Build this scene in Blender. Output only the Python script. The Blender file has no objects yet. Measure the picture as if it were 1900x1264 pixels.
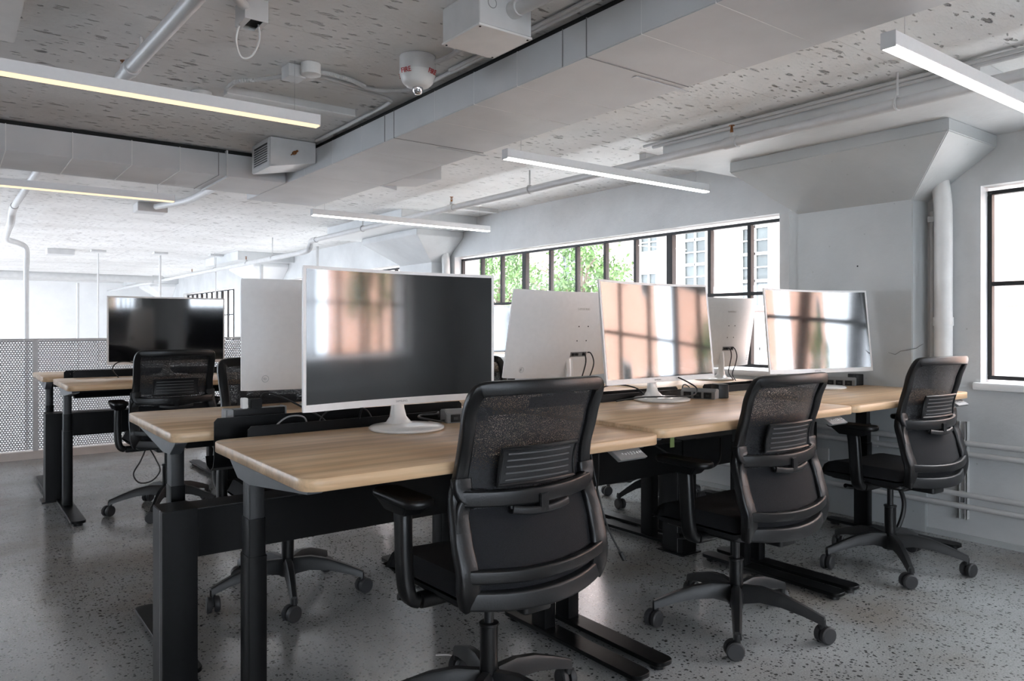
EXPO = 0.75
SKY = 9.0
SUN = 3.0
LAMP = 9.0
import bpy, bmesh, math, random
from mathutils import Vector, Matrix
random.seed(7)
PI = math.pi
COL = bpy.context.scene.collection
SC = bpy.context.scene

# ---------------------------------------------------------------- materials
def mat(name):
    m = bpy.data.materials.new(name); m.use_nodes = True
    nt = m.node_tree
    return m, nt, nt.nodes['Principled BSDF'], nt.nodes['Material Output']
def nd(nt, typ, **kw):
    n = nt.nodes.new(typ)
    for k, v in kw.items():
        if k in n.inputs.keys(): n.inputs[k].default_value = v
        else: setattr(n, k, v)
    return n
def ramp(nt, stops):
    r = nt.nodes.new('ShaderNodeValToRGB')
    e = r.color_ramp.elements
    while len(e) < len(stops): e.new(0.5)
    for i, (p, c) in enumerate(stops):
        e[i].position = p; e[i].color = (c, c, c, 1) if isinstance(c, (int, float)) else (*c, 1)
    return r
def coords(nt, scale=(1, 1, 1), kind='Object'):
    tc = nt.nodes.new('ShaderNodeTexCoord'); mp = nt.nodes.new('ShaderNodeMapping')
    mp.inputs['Scale'].default_value = scale
    nt.links.new(tc.outputs[kind], mp.inputs['Vector'])
    return mp.outputs['Vector']
def mix(nt, fac, a, b, mode='MIX'):
    m = nt.nodes.new('ShaderNodeMix'); m.data_type = 'RGBA'; m.blend_type = mode
    for s, v in ((m.inputs[0], fac), (m.inputs[6], a), (m.inputs[7], b)):
        if hasattr(v, 'links'): nt.links.new(v, s)
        else: s.default_value = v if not isinstance(v, tuple) else ((*v, 1) if len(v) == 3 else v)
    return m.outputs[2]
def bump(nt, h, strength, dist=.01):
    b = nt.nodes.new('ShaderNodeBump'); b.inputs['Strength'].default_value = strength
    b.inputs['Distance'].default_value = dist
    nt.links.new(h, b.inputs['Height']); return b.outputs['Normal']

def simple(name, col, rough=.5, metal=0, noise=.06, nscale=40, bumps=.0, spec=.5, coat=0):
    m, nt, b, o = mat(name)
    v = coords(nt)
    n = nd(nt, 'ShaderNodeTexNoise', Scale=nscale, Detail=4.0); nt.links.new(v, n.inputs['Vector'])
    lo = tuple(max(0, c*(1-noise)) for c in col); hi = tuple(min(1, c*(1+noise)) for c in col)
    r = ramp(nt, [(.3, lo), (.7, hi)]); nt.links.new(n.outputs['Fac'], r.inputs['Fac'])
    nt.links.new(r.outputs['Color'], b.inputs['Base Color'])
    b.inputs['Roughness'].default_value = rough; b.inputs['Metallic'].default_value = metal
    b.inputs['Specular IOR Level'].default_value = spec
    b.inputs['Coat Weight'].default_value = coat
    if bumps: nt.links.new(bump(nt, n.outputs['Fac'], bumps, .004), b.inputs['Normal'])
    return m

def m_floor():
    m, nt, b, o = mat('polished_concrete')
    v = coords(nt)
    big = nd(nt, 'ShaderNodeTexNoise', Scale=.9, Detail=5.0, Roughness=.6); nt.links.new(v, big.inputs['Vector'])
    base = ramp(nt, [(.34, (.25, .225, .20)), (.5, (.33, .335, .335)), (.68, (.42, .43, .435))]); nt.links.new(big.outputs['Fac'], base.inputs['Fac'])  # brownish end of the ramp paints in warm reflections of the surroundings
    col = base.outputs['Color']
    fine = nd(nt, 'ShaderNodeTexNoise', Scale=160.0, Detail=3.0); nt.links.new(v, fine.inputs['Vector'])
    fr = ramp(nt, [(.35, .82), (.65, 1.12)]); nt.links.new(fine.outputs['Fac'], fr.inputs['Fac'])
    col = mix(nt, 1.0, col, fr.outputs['Color'], 'MULTIPLY')
    wp = nd(nt, 'ShaderNodeTexNoise', Scale=30.0, Detail=2.0); nt.links.new(v, wp.inputs['Vector'])
    vv = nt.nodes.new('ShaderNodeVectorMath'); vv.operation = 'MULTIPLY_ADD'
    nt.links.new(wp.outputs['Color'], vv.inputs[0]); vv.inputs[1].default_value = (.02, .02, .02); nt.links.new(v, vv.inputs[2])
    for sc, th, dark, pres in ((46, .32, (.022, .022, .021), .34), (80, .34, (.03, .03, .029), .42), (27, .20, (.035, .033, .03), .22), (40, .13, (.5, .48, .44), .15)):
        vo = nd(nt, 'ShaderNodeTexVoronoi', Scale=float(sc), Randomness=1.0); nt.links.new(vv.outputs[0], vo.inputs['Vector'])
        sp = nt.nodes.new('ShaderNodeSeparateColor'); nt.links.new(vo.outputs['Color'], sp.inputs[0])
        a = nt.nodes.new('ShaderNodeMath'); a.operation = 'LESS_THAN'; nt.links.new(sp.outputs[0], a.inputs[0]); a.inputs[1].default_value = pres
        r = ramp(nt, [(th*.75, 1), (th, 0)]); nt.links.new(vo.outputs['Distance'], r.inputs['Fac'])
        q = nt.nodes.new('ShaderNodeMath'); q.operation = 'MULTIPLY'; nt.links.new(a.outputs[0], q.inputs[0]); nt.links.new(r.outputs['Color'], q.inputs[1])
        q2 = nt.nodes.new('ShaderNodeMath'); q2.operation = 'MULTIPLY'; nt.links.new(q.outputs[0], q2.inputs[0]); q2.inputs[1].default_value = .85
        col = mix(nt, q2.outputs[0], col, dark)
    nt.links.new(col, b.inputs['Base Color'])
    rr = ramp(nt, [(.3, .10), (.7, .24)]); nt.links.new(big.outputs['Fac'], rr.inputs['Fac'])
    nt.links.new(rr.outputs['Color'], b.inputs['Roughness'])
    b.inputs['Specular IOR Level'].default_value = .62
    nt.links.new(bump(nt, fine.outputs['Fac'], .03, .002), b.inputs['Normal'])
    return m

def m_ceiling():
    m, nt, b, o = mat('board_marked_white_concrete')
    v = coords(nt, (.55, 1.5, 1))
    vb = coords(nt, (.6, 1.0, 1))
    n = nd(nt, 'ShaderNodeTexNoise', Scale=1.6, Detail=6.0, Roughness=.65); nt.links.new(vb, n.inputs['Vector'])
    base = ramp(nt, [(.3, (.70, .695, .68)), (.65, (.84, .84, .835))]); nt.links.new(n.outputs['Fac'], base.inputs['Fac'])
    col = base.outputs['Color']
    patch = nd(nt, 'ShaderNodeTexNoise', Scale=1.1, Detail=3.0); nt.links.new(vb, patch.inputs['Vector'])
    pr = ramp(nt, [(.38, .35), (.6, 1)]); nt.links.new(patch.outputs['Fac'], pr.inputs['Fac'])
    wp = nd(nt, 'ShaderNodeTexNoise', Scale=30.0, Detail=4.0, Roughness=.7); nt.links.new(v, wp.inputs['Vector'])
    vv = nt.nodes.new('ShaderNodeVectorMath'); vv.operation = 'MULTIPLY_ADD'
    nt.links.new(wp.outputs['Color'], vv.inputs[0]); vv.inputs[1].default_value = (.05, .05, .05); nt.links.new(v, vv.inputs[2])
    h = None
    for sc, th, pres, amt in ((8.0, .16, .75, .8), (15.0, .19, .55, .75), (30.0, .24, .40, .6)):
        vo = nd(nt, 'ShaderNodeTexVoronoi', Scale=sc); nt.links.new(vv.outputs[0], vo.inputs['Vector'])
        sp = nt.nodes.new('ShaderNodeSeparateColor'); nt.links.new(vo.outputs['Color'], sp.inputs[0])
        a = nt.nodes.new('ShaderNodeMath'); a.operation = 'LESS_THAN'; nt.links.new(sp.outputs[0], a.inputs[0]); a.inputs[1].default_value = pres
        r = ramp(nt, [(th*.55, 1), (th, 0)]); nt.links.new(vo.outputs['Distance'], r.inputs['Fac'])
        q = nt.nodes.new('ShaderNodeMath'); q.operation = 'MULTIPLY'; nt.links.new(a.outputs[0], q.inputs[0]); nt.links.new(r.outputs['Color'], q.inputs[1])
        q2 = nt.nodes.new('ShaderNodeMath'); q2.operation = 'MULTIPLY'; nt.links.new(q.outputs[0], q2.inputs[0]); nt.links.new(pr.outputs['Color'], q2.inputs[1])
        q3 = nt.nodes.new('ShaderNodeMath'); q3.operation = 'MULTIPLY'; nt.links.new(q2.outputs[0], q3.inputs[0]); q3.inputs[1].default_value = amt*1.25
        col = mix(nt, q3.outputs[0], col, (.30, .29, .28))  # pits darkened in the colour, as shade inside the holes
        if h is None: h = q2.outputs[0]
        else:
            ad = nt.nodes.new('ShaderNodeMath'); ad.operation = 'MAXIMUM'; nt.links.new(h, ad.inputs[0]); nt.links.new(q2.outputs[0], ad.inputs[1]); h = ad.outputs[0]
    inv = nt.nodes.new('ShaderNodeMath'); inv.operation = 'SUBTRACT'; inv.inputs[0].default_value = 1; nt.links.new(h, inv.inputs[1])
    # board joints running along x
    sx = nt.nodes.new('ShaderNodeSeparateXYZ'); tc = nt.nodes.new('ShaderNodeTexCoord'); nt.links.new(tc.outputs['Object'], sx.inputs[0])
    def joint(out, period, w, off=0.0):
        a = nt.nodes.new('ShaderNodeMath'); a.operation = 'ADD'; nt.links.new(out, a.inputs[0]); a.inputs[1].default_value = off
        p = nt.nodes.new('ShaderNodeMath'); p.operation = 'PINGPONG'; nt.links.new(a.outputs[0], p.inputs[0]); p.inputs[1].default_value = period/2
        l = nt.nodes.new('ShaderNodeMath'); l.operation = 'LESS_THAN'; nt.links.new(p.outputs[0], l.inputs[0]); l.inputs[1].default_value = w
        return l.outputs[0]
    j = joint(sx.outputs[1], .62, .0022, .2); j2 = joint(sx.outputs[0], 2.3, .003, .02)
    mx = nt.nodes.new('ShaderNodeMath'); mx.operation = 'MAXIMUM'; nt.links.new(j, mx.inputs[0]); nt.links.new(j2, mx.inputs[1])
    jj = nt.nodes.new('ShaderNodeMath'); jj.operation = 'MULTIPLY'; nt.links.new(mx.outputs[0], jj.inputs[0]); jj.inputs[1].default_value = .35
    col = mix(nt, jj.outputs[0], col, (.40, .38, .36))
    nt.links.new(col, b.inputs['Base Color'])
    n2 = nd(nt, 'ShaderNodeTexNoise', Scale=60.0, Detail=5.0, Roughness=.7); nt.links.new(v, n2.inputs['Vector'])
    b1 = nt.nodes.new('ShaderNodeBump'); b1.inputs['Strength'].default_value = .6; b1.inputs['Distance'].default_value = .008
    nt.links.new(n2.outputs['Fac'], b1.inputs['Height'])
    b2 = nt.nodes.new('ShaderNodeBump'); b2.inputs['Strength'].default_value = 1.0; b2.inputs['Distance'].default_value = .03
    nt.links.new(inv.outputs[0], b2.inputs['Height']); nt.links.new(b1.outputs['Normal'], b2.inputs['Normal'])
    nt.links.new(b2.outputs['Normal'], b.inputs['Normal'])
    b.inputs['Roughness'].default_value = .6
    return m

def m_wall(name, c0, c1, bs=.25):
    m, nt, b, o = mat(name)
    v = coords(nt)
    n = nd(nt, 'ShaderNodeTexNoise', Scale=2.0, Detail=6.0, Roughness=.6); nt.links.new(v, n.inputs['Vector'])
    r = ramp(nt, [(.35, c0), (.65, c1)]); nt.links.new(n.outputs['Fac'], r.inputs['Fac'])
    col = r.outputs['Color']
    vo = nd(nt, 'ShaderNodeTexVoronoi', Scale=9.0); nt.links.new(v, vo.inputs['Vector'])
    pr = ramp(nt, [(.03, 1), (.05, 0)]); nt.links.new(vo.outputs['Distance'], pr.inputs['Fac'])
    q = nt.nodes.new('ShaderNodeMath'); q.operation = 'MULTIPLY'; nt.links.new(pr.outputs['Color'], q.inputs[0]); q.inputs[1].default_value = .45
    col = mix(nt, q.outputs[0], col, (.25, .25, .25))
    nt.links.new(col, b.inputs['Base Color'])
    n2 = nd(nt, 'ShaderNodeTexNoise', Scale=14.0, Detail=8.0, Roughness=.6); nt.links.new(v, n2.inputs['Vector'])
    nt.links.new(bump(nt, n2.outputs['Fac'], bs, .015), b.inputs['Normal'])
    b.inputs['Roughness'].default_value = .45
    return m

def m_wood():
    m, nt, b, o = mat('light_oak_laminate')
    tc = nt.nodes.new('ShaderNodeTexCoord'); oi = nt.nodes.new('ShaderNodeObjectInfo')
    ad = nt.nodes.new('ShaderNodeVectorMath'); ad.operation = 'ADD'
    cx = nt.nodes.new('ShaderNodeCombineXYZ')
    sc = nt.nodes.new('ShaderNodeMath'); sc.operation = 'MULTIPLY'; nt.links.new(oi.outputs['Random'], sc.inputs[0]); sc.inputs[1].default_value = 9
    nt.links.new(sc.outputs[0], cx.inputs[0]); nt.links.new(sc.outputs[0], cx.inputs[1])
    nt.links.new(tc.outputs['Object'], ad.inputs[0]); nt.links.new(cx.outputs[0], ad.inputs[1])
    mp = nt.nodes.new('ShaderNodeMapping'); mp.inputs['Scale'].default_value = (.8, 9, 9); nt.links.new(ad.outputs[0], mp.inputs['Vector'])
    n = nd(nt, 'ShaderNodeTexNoise', Scale=1.4, Detail=4.0, Distortion=.6); nt.links.new(mp.outputs[0], n.inputs['Vector'])
    w = nd(nt, 'ShaderNodeTexWave', Scale=.45, Distortion=7.0, Detail=4.0); w.bands_direction = 'Y'; nt.links.new(mp.outputs[0], w.inputs['Vector'])
    mp2 = nt.nodes.new('ShaderNodeMapping'); mp2.inputs['Scale'].default_value = (4, 110, 110); nt.links.new(ad.outputs[0], mp2.inputs['Vector'])
    f = nd(nt, 'ShaderNodeTexNoise', Scale=1.0, Detail=3.0); nt.links.new(mp2.outputs[0], f.inputs['Vector'])
    r = ramp(nt, [(.3, (.52, .33, .18)), (.5, (.69, .465, .275)), (.7, (.80, .585, .375))]); nt.links.new(n.outputs['Fac'], r.inputs['Fac'])
    wr = ramp(nt, [(.0, .90), (.5, 1.0), (1, 1.03)]); nt.links.new(w.outputs['Fac'], wr.inputs['Fac'])
    fr = ramp(nt, [(.3, .86), (.7, 1.05)]); nt.links.new(f.outputs['Fac'], fr.inputs['Fac'])
    col = mix(nt, 1.0, r.outputs['Color'], wr.outputs['Color'], 'MULTIPLY')
    col = mix(nt, 1.0, col, fr.outputs['Color'], 'MULTIPLY')
    nt.links.new(col, b.inputs['Base Color'])
    b.inputs['Roughness'].default_value = .33
    b.inputs['Specular IOR Level'].default_value = .5
    nt.links.new(bump(nt, f.outputs['Fac'], .06, .001), b.inputs['Normal'])
    return m

def m_mesh():
    m, nt, b, o = mat('black_mesh_fabric')
    v = coords(nt)
    n = nd(nt, 'ShaderNodeTexNoise', Scale=420.0, Detail=2.0); nt.links.new(v, n.inputs['Vector'])
    r = ramp(nt, [(.51, 1.0), (.66, .62)]); nt.links.new(n.outputs['Fac'], r.inputs['Fac'])
    b.inputs['Base Color'].default_value = (.008, .0082, .010, 1); b.inputs['Roughness'].default_value = .6
    b.inputs['Sheen Weight'].default_value = .05
    nt.links.new(r.outputs['Color'], b.inputs['Alpha'])
    return m

def m_perf():
    m, nt, b, o = mat('perforated_white_steel')
    b.inputs['Base Color'].default_value = (.38, .38, .39, 1); b.inputs['Roughness'].default_value = .5
    tc = nt.nodes.new('ShaderNodeTexCoord'); s = nt.nodes.new('ShaderNodeSeparateXYZ'); nt.links.new(tc.outputs['Object'], s.inputs[0])
    def mth(op, a, c=None, d=None):
        n = nt.nodes.new('ShaderNodeMath'); n.operation = op
        for i, x in enumerate((a, c, d)):
            if x is None: continue
            if hasattr(x, 'links'): nt.links.new(x, n.inputs[i])
            else: n.inputs[i].default_value = x
        return n.outputs[0]
    px, pz = .022, .019
    u = mth('DIVIDE', s.outputs[0], px); w = mth('DIVIDE', s.outputs[2], pz)
    row = mth('FLOOR', w); par = mth('MULTIPLY', mth('FLOORED_MODULO', row, 2.0), .5)
    du = mth('SUBTRACT', mth('FRACT', mth('ADD', u, par)), .5); dv = mth('SUBTRACT', mth('FRACT', w), .5)
    d2 = mth('ADD', mth('MULTIPLY', du, du), mth('MULTIPLY', dv, dv))
    al = mth('GREATER_THAN', d2, .095)
    nt.links.new(al, b.inputs['Alpha'])
    return m

def m_glass():
    m, nt, b, o = mat('window_glass')
    nt.nodes.remove(b)
    t = nt.nodes.new('ShaderNodeBsdfTransparent'); g = nt.nodes.new('ShaderNodeBsdfGlossy'); g.inputs['Roughness'].default_value = .02
    lw = nt.nodes.new('ShaderNodeLayerWeight'); lw.inputs['Blend'].default_value = .5
    pw = nt.nodes.new('ShaderNodeMath'); pw.operation = 'POWER'; nt.links.new(lw.outputs['Facing'], pw.inputs[0]); pw.inputs[1].default_value = 5
    f = nt.nodes.new('ShaderNodeMath'); f.operation = 'MULTIPLY_ADD'; nt.links.new(pw.outputs[0], f.inputs[0]); f.inputs[1].default_value = .9; f.inputs[2].default_value = .035
    n = nd(nt, 'ShaderNodeTexNoise', Scale=3.0); nt.links.new(coords(nt), n.inputs['Vector'])
    r = ramp(nt, [(.3, .93), (.7, .99)]); nt.links.new(n.outputs['Fac'], r.inputs['Fac']); nt.links.new(r.outputs['Color'], t.inputs['Color'])
    mx = nt.nodes.new('ShaderNodeMixShader'); nt.links.new(f.outputs[0], mx.inputs[0]); nt.links.new(t.outputs[0], mx.inputs[1]); nt.links.new(g.outputs[0], mx.inputs[2])
    nt.links.new(mx.outputs[0], o.inputs['Surface'])
    return m

def m_emit(name, col, s):
    m, nt, b, o = mat(name)
    nt.nodes.remove(b)
    e = nt.nodes.new('ShaderNodeEmission'); e.inputs['Strength'].default_value = s
    n = nd(nt, 'ShaderNodeTexNoise', Scale=6.0); nt.links.new(coords(nt), n.inputs['Vector'])
    r = ramp(nt, [(.3, tuple(c*.985 for c in col)), (.7, col)]); nt.links.new(n.outputs['Fac'], r.inputs['Fac'])
    nt.links.new(r.outputs['Color'], e.inputs['Color'])
    nt.links.new(e.outputs[0], o.inputs['Surface'])
    return m

def m_screen():
    m, nt, b, o = mat('glossy_black_screen')
    v = coords(nt)
    b.inputs['Roughness'].default_value = .07
    b.inputs['Specular IOR Level'].default_value = 1.0
    b.inputs['IOR'].default_value = 1.75
    vo = nd(nt, 'ShaderNodeTexVoronoi', Scale=34.0); nt.links.new(v, vo.inputs['Vector'])
    r = ramp(nt, [(.03, (.07, .07, .07)), (.06, (.004, .004, .005))]); nt.links.new(vo.outputs['Distance'], r.inputs['Fac'])
    nt.links.new(r.outputs['Color'], b.inputs['Base Color'])
    return m

def m_brick(name, c1, c2, mortar):
    m, nt, b, o = mat(name)
    tc = nt.nodes.new('ShaderNodeTexCoord'); s = nt.nodes.new('ShaderNodeSeparateXYZ'); nt.links.new(tc.outputs['Object'], s.inputs[0])
    ad = nt.nodes.new('ShaderNodeMath'); ad.operation = 'ADD'; nt.links.new(s.outputs[0], ad.inputs[0]); nt.links.new(s.outputs[1], ad.inputs[1])
    c = nt.nodes.new('ShaderNodeCombineXYZ'); nt.links.new(ad.outputs[0], c.inputs[0]); nt.links.new(s.outputs[2], c.inputs[1])
    br = nd(nt, 'ShaderNodeTexBrick', Scale=4.0); nt.links.new(c.outputs[0], br.inputs['Vector'])
    br.inputs['Color1'].default_value = (*c1, 1); br.inputs['Color2'].default_value = (*c2, 1); br.inputs['Mortar'].default_value = (*mortar, 1)
    br.inputs['Mortar Size'].default_value = .012
    nt.links.new(br.outputs['Color'], b.inputs['Base Color']); b.inputs['Roughness'].default_value = .8
    return m

def m_duct():
    m, nt, b, o = mat('painted_duct_board')
    v = coords(nt)
    n = nd(nt, 'ShaderNodeTexNoise', Scale=3.0, Detail=5.0); nt.links.new(v, n.inputs['Vector'])
    r = ramp(nt, [(.3, (.52, .53, .54)), (.7, (.60, .61, .62))]); nt.links.new(n.outputs['Fac'], r.inputs['Fac'])
    nt.links.new(r.outputs['Color'], b.inputs['Base Color']); b.inputs['Roughness'].default_value = .5
    n2 = nd(nt, 'ShaderNodeTexNoise', Scale=25.0, Detail=5.0); nt.links.new(v, n2.inputs['Vector'])
    nt.links.new(bump(nt, n2.outputs['Fac'], .08, .004), b.inputs['Normal'])
    return m

M = dict(
    floor=m_floor(), ceil=m_ceiling(),
    wall=m_wall('painted_white_concrete_wall', (.56, .57, .575), (.66, .67, .675)),
    wallw=m_wall('bright_white_plaster', (.80, .80, .80), (.86, .86, .86), .12),
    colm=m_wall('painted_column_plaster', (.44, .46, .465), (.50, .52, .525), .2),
    duct=m_duct(), wood=m_wood(), mesh=m_mesh(), perf=m_perf(), glass=m_glass(), screen=m_screen(),
    black=simple('black_powder_coated_steel', (.0025, .0027, .003), .38, .0, .2, 60, .05, .2),
    blackp=simple('black_moulded_plastic', (.006, .006, .0065), .34, 0, .15, 200, .08, .4),
    blacks=simple('satin_black_plastic', (.012, .0125, .0135), .40, 0, .12, 200, .08, .45),
    fabric=simple('black_seat_fabric', (.010, .0105, .0125), .85, 0, .35, 500, .4, .35),
    rubber=simple('dark_grey_rubber', (.03, .03, .032), .5),
    greym=simple('brushed_grey_steel', (.36, .36, .37), .35, .7),
    greyb=simple('dark_grey_painted_steel', (.085, .09, .098), .4),
    greyp=simple('grey_plastic', (.22, .22, .22), .45),
    ridge=simple('worn_grey_plastic', (.09, .09, .093), .35),
    whitep=simple('glossy_white_plastic', (.84, .82, .79), .18, 0, .02, 20, 0, .5, .3),
    whiteb=simple('satin_white_plastic_back', (.82, .81, .80), .35, 0, .02),
    paint=simple('white_painted_metal', (.58, .58, .58), .4, 0, .05, 12, .05),
    paintl=simple('bright_white_painted_metal', (.72, .72, .71), .4, 0, .04, 12, .03),
    lamp=simple('light_grey_lamp_housing', (.74, .75, .76), .35, 0, .02),
    wframe=simple('black_painted_window_steel', (.006, .0065, .008), .5, 0, .3, 30, .3),
    brass=simple('aged_brass', (.30, .13, .05), .35, .9),
    red=simple('red_paint', (.5, .02, .02), .5),
    dark=simple('dark_recess', (.01, .01, .01), .8),
    chrome=simple('chrome', (.7, .7, .72), .12, 1.0),
    cable=simple('black_cable', (.012, .012, .012), .45),
    emitw=m_emit('warm_led_diffuser', (1, .70, .46), .95),
    emitn=m_emit('neutral_led_diffuser', (1, .97, .93), LAMP),
    whitetext=simple('white_print', (.8, .8, .8), .5),
    greytext=simple('grey_print', (.3, .3, .31), .5),
    brickp=m_brick('pale_pink_brick', (.38, .285, .255), (.41, .31, .28), (.42, .38, .36)),
    bricko=m_brick('orange_brick', (.74, .42, .30), (.78, .48, .36), (.7, .56, .48)),
    stone=simple('white_painted_stone', (.42, .42, .41), .6, 0, .04, 4),
    pane=simple('dark_sash_pane', (.03, .036, .035), .3, 0, .5, 1.5),
    leaf=simple('bright_green_leaf', (.065, .135, .028), .6, 0, .5, 3),
    bark=simple('grey_brown_bark', (.15, .11, .08), .8),
    asphalt=simple('pale_paving', (.5, .49, .47), .9),
    concretek=simple('pale_kerb_concrete', (.62, .56, .52), .6, 0, .08, 8),
    green=simple('green_tag', (.25, .32, .12), .5),
)

# ---------------------------------------------------------------- mesh builder
class MB:
    def __init__(s): s.v = []; s.f = []; s.mi = []; s.cur = 0
    def add(s, vs, fs):
        o = len(s.v); s.v += [tuple(p) for p in vs]; s.f += [tuple(i+o for i in f) for f in fs]; s.mi += [s.cur]*len(fs); return s
    def mat(s, i): s.cur = i; return s
    def box(s, x0, x1, y0, y1, z0, z1):
        return s.add([(x0,y0,z0),(x1,y0,z0),(x1,y1,z0),(x0,y1,z0),(x0,y0,z1),(x1,y0,z1),(x1,y1,z1),(x0,y1,z1)],
                     [(0,3,2,1),(4,5,6,7),(0,1,5,4),(1,2,6,5),(2,3,7,6),(3,0,4,7)])
    def rings(s, rs, cap=True, closed=False):
        n = len(rs[0]); vs = [p for r in rs for p in r]; fs = []
        k = len(rs)
        for i in range(k if closed else k-1):
            a = i*n; b = ((i+1) % k)*n
            for j in range(n):
                j2 = (j+1) % n; fs.append((a+j, a+j2, b+j2, b+j))
        if cap and not closed: fs.append(tuple(range(n-1, -1, -1))); fs.append(tuple((k-1)*n+j for j in range(n)))
        return s.add(vs, fs)
    def rbox(s, x0, x1, y0, y1, z0, z1, r, n=5, axis='z', e=0):
        # prism with rounded corners; e = small edge chamfer
        def poly(ins):
            P = []
            a0, a1, b0, b1 = {'z': (x0, x1, y0, y1), 'y': (x0, x1, z0, z1), 'x': (y0, y1, z0, z1)}[axis]
            a0 += ins; a1 -= ins; b0 += ins; b1 -= ins; rr = max(r-ins, .0005)
            for cx, cy, t in ((a1-rr, b1-rr, 0), (a0+rr, b1-rr, 90), (a0+rr, b0+rr, 180), (a1-rr, b0+rr, 270)):
                for i in range(n+1):
                    a = math.radians(t+90*i/n); P.append((cx+rr*math.cos(a), cy+rr*math.sin(a)))
            return P
        c0, c1 = {'z': (z0, z1), 'y': (y0, y1), 'x': (x0, x1)}[axis]
        lv = [(c0, 0), (c1, 0)] if e <= 0 else [(c0, e), (c0+e, 0), (c1-e, 0), (c1, e)]
        R = []
        for c, ins in lv:
            p = poly(ins)
            R.append([{'z': (a, b, c), 'y': (a, c, b), 'x': (c, a, b)}[axis] for a, b in p])
        return s.rings(R)
    def cyl(s, p0, p1, r0, r1=None, n=20, cap=True):
        r1 = r0 if r1 is None else r1
        return s.tube([p0, p1], [r0, r1], n, cap)
    def tube(s, pts, r, n=12, cap=True, closed=False, sec=None, up=None):
        pts = [Vector(p) for p in pts]; k = len(pts)
        if not isinstance(r, (list, tuple)): r = [r]*k
        R = []; prev = None
        for i, p in enumerate(pts):
            if closed: t = (pts[(i+1) % k]-pts[i-1]).normalized()
            else: t = ((pts[min(i+1, k-1)]-pts[max(i-1, 0)])).normalized()
            if up is not None: u = Vector(up)
            elif prev is None: u = Vector((0, 0, 1)) if abs(t.z) < .9 else Vector((1, 0, 0))
            else: u = prev
            u = (u-t*u.dot(t)).normalized(); prev = u; w = t.cross(u)
            if sec is None:
                R.append([p+(u*math.cos(2*PI*j/n)+w*math.sin(2*PI*j/n))*r[i] for j in range(n)])
            else:
                sc = sec[i] if isinstance(sec[0], list) else sec
                R.append([p+(w*a+u*b)*r[i] for a, b in sc])
        return s.rings(R, cap, closed)
    def lathe(s, prof, c=(0, 0, 0), n=32):
        R = []
        for r, z in prof:
            r = max(r, .0004)
            R.append([(c[0]+r*math.cos(2*PI*j/n), c[1]+r*math.sin(2*PI*j/n), c[2]+z) for j in range(n)])
        return s.rings(R)
    def grid(s, fn, nu, nv):
        vs = [fn(i/nu, j/nv) for j in range(nv+1) for i in range(nu+1)]
        fs = [(j*(nu+1)+i, j*(nu+1)+i+1, (j+1)*(nu+1)+i+1, (j+1)*(nu+1)+i) for j in range(nv) for i in range(nu)]
        return s.add(vs, fs)
    def xf(s, m, start=0):
        for i in range(start, len(s.v)): s.v[i] = tuple(m @ Vector(s.v[i]))
        return s
    def build(s, name, material, parent=None, smooth=35, bevel=0, fixn=True):
        me = bpy.data.meshes.new(name); me.from_pydata(s.v, [], s.f)
        ms = material if isinstance(material, list) else [material]
        for m_ in ms: me.materials.append(m_)
        for p, i in zip(me.polygons, s.mi): p.material_index = min(i, len(ms)-1)
        if fixn:
            bm = bmesh.new(); bm.from_mesh(me); bmesh.ops.recalc_face_normals(bm, faces=bm.faces)
            if bevel:
                es = [e for e in bm.edges if len(e.link_faces) == 2 and e.calc_face_angle(0) > math.radians(40)]
                bmesh.ops.bevel(bm, geom=es, offset=bevel, segments=2, affect='EDGES', clamp_overlap=True)
            bm.to_mesh(me); bm.free()
        if smooth:
            me.polygons.foreach_set('use_smooth', [True]*len(me.polygons))
            me.set_sharp_from_angle(angle=math.radians(smooth))
        o = bpy.data.objects.new(name, me); COL.objects.link(o); o.parent = parent
        return o

def spline(pts, n=8, closed=False):
    P = [Vector(p) for p in pts]; out = []; k = len(P)
    for i in range(k if closed else k-1):
        if closed: a, b, c, d = P[i-1], P[i], P[(i+1) % k], P[(i+2) % k]
        else: a, b, c, d = P[max(i-1, 0)], P[i], P[i+1], P[min(i+2, k-1)]
        for j in range(n):
            t = j/n
            out.append(.5*((2*b)+(-a+c)*t+(2*a-5*b+4*c-d)*t*t+(-a+3*b-3*c+d)*t**3))
    if not closed: out.append(P[-1])
    return out
def rsec(w, h, r=.3, n=3):
    # rounded rectangle section, unit scale
    rr = min(w, h)*r; P = []
    for cx, cy, t in ((w/2-rr, h/2-rr, 0), (-w/2+rr, h/2-rr, 90), (-w/2+rr, -h/2+rr, 180), (w/2-rr, -h/2+rr, 270)):
        for i in range(n+1):
            a = math.radians(t+90*i/n); P.append((cx+rr*math.cos(a), cy+rr*math.sin(a)))
    return P

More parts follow.
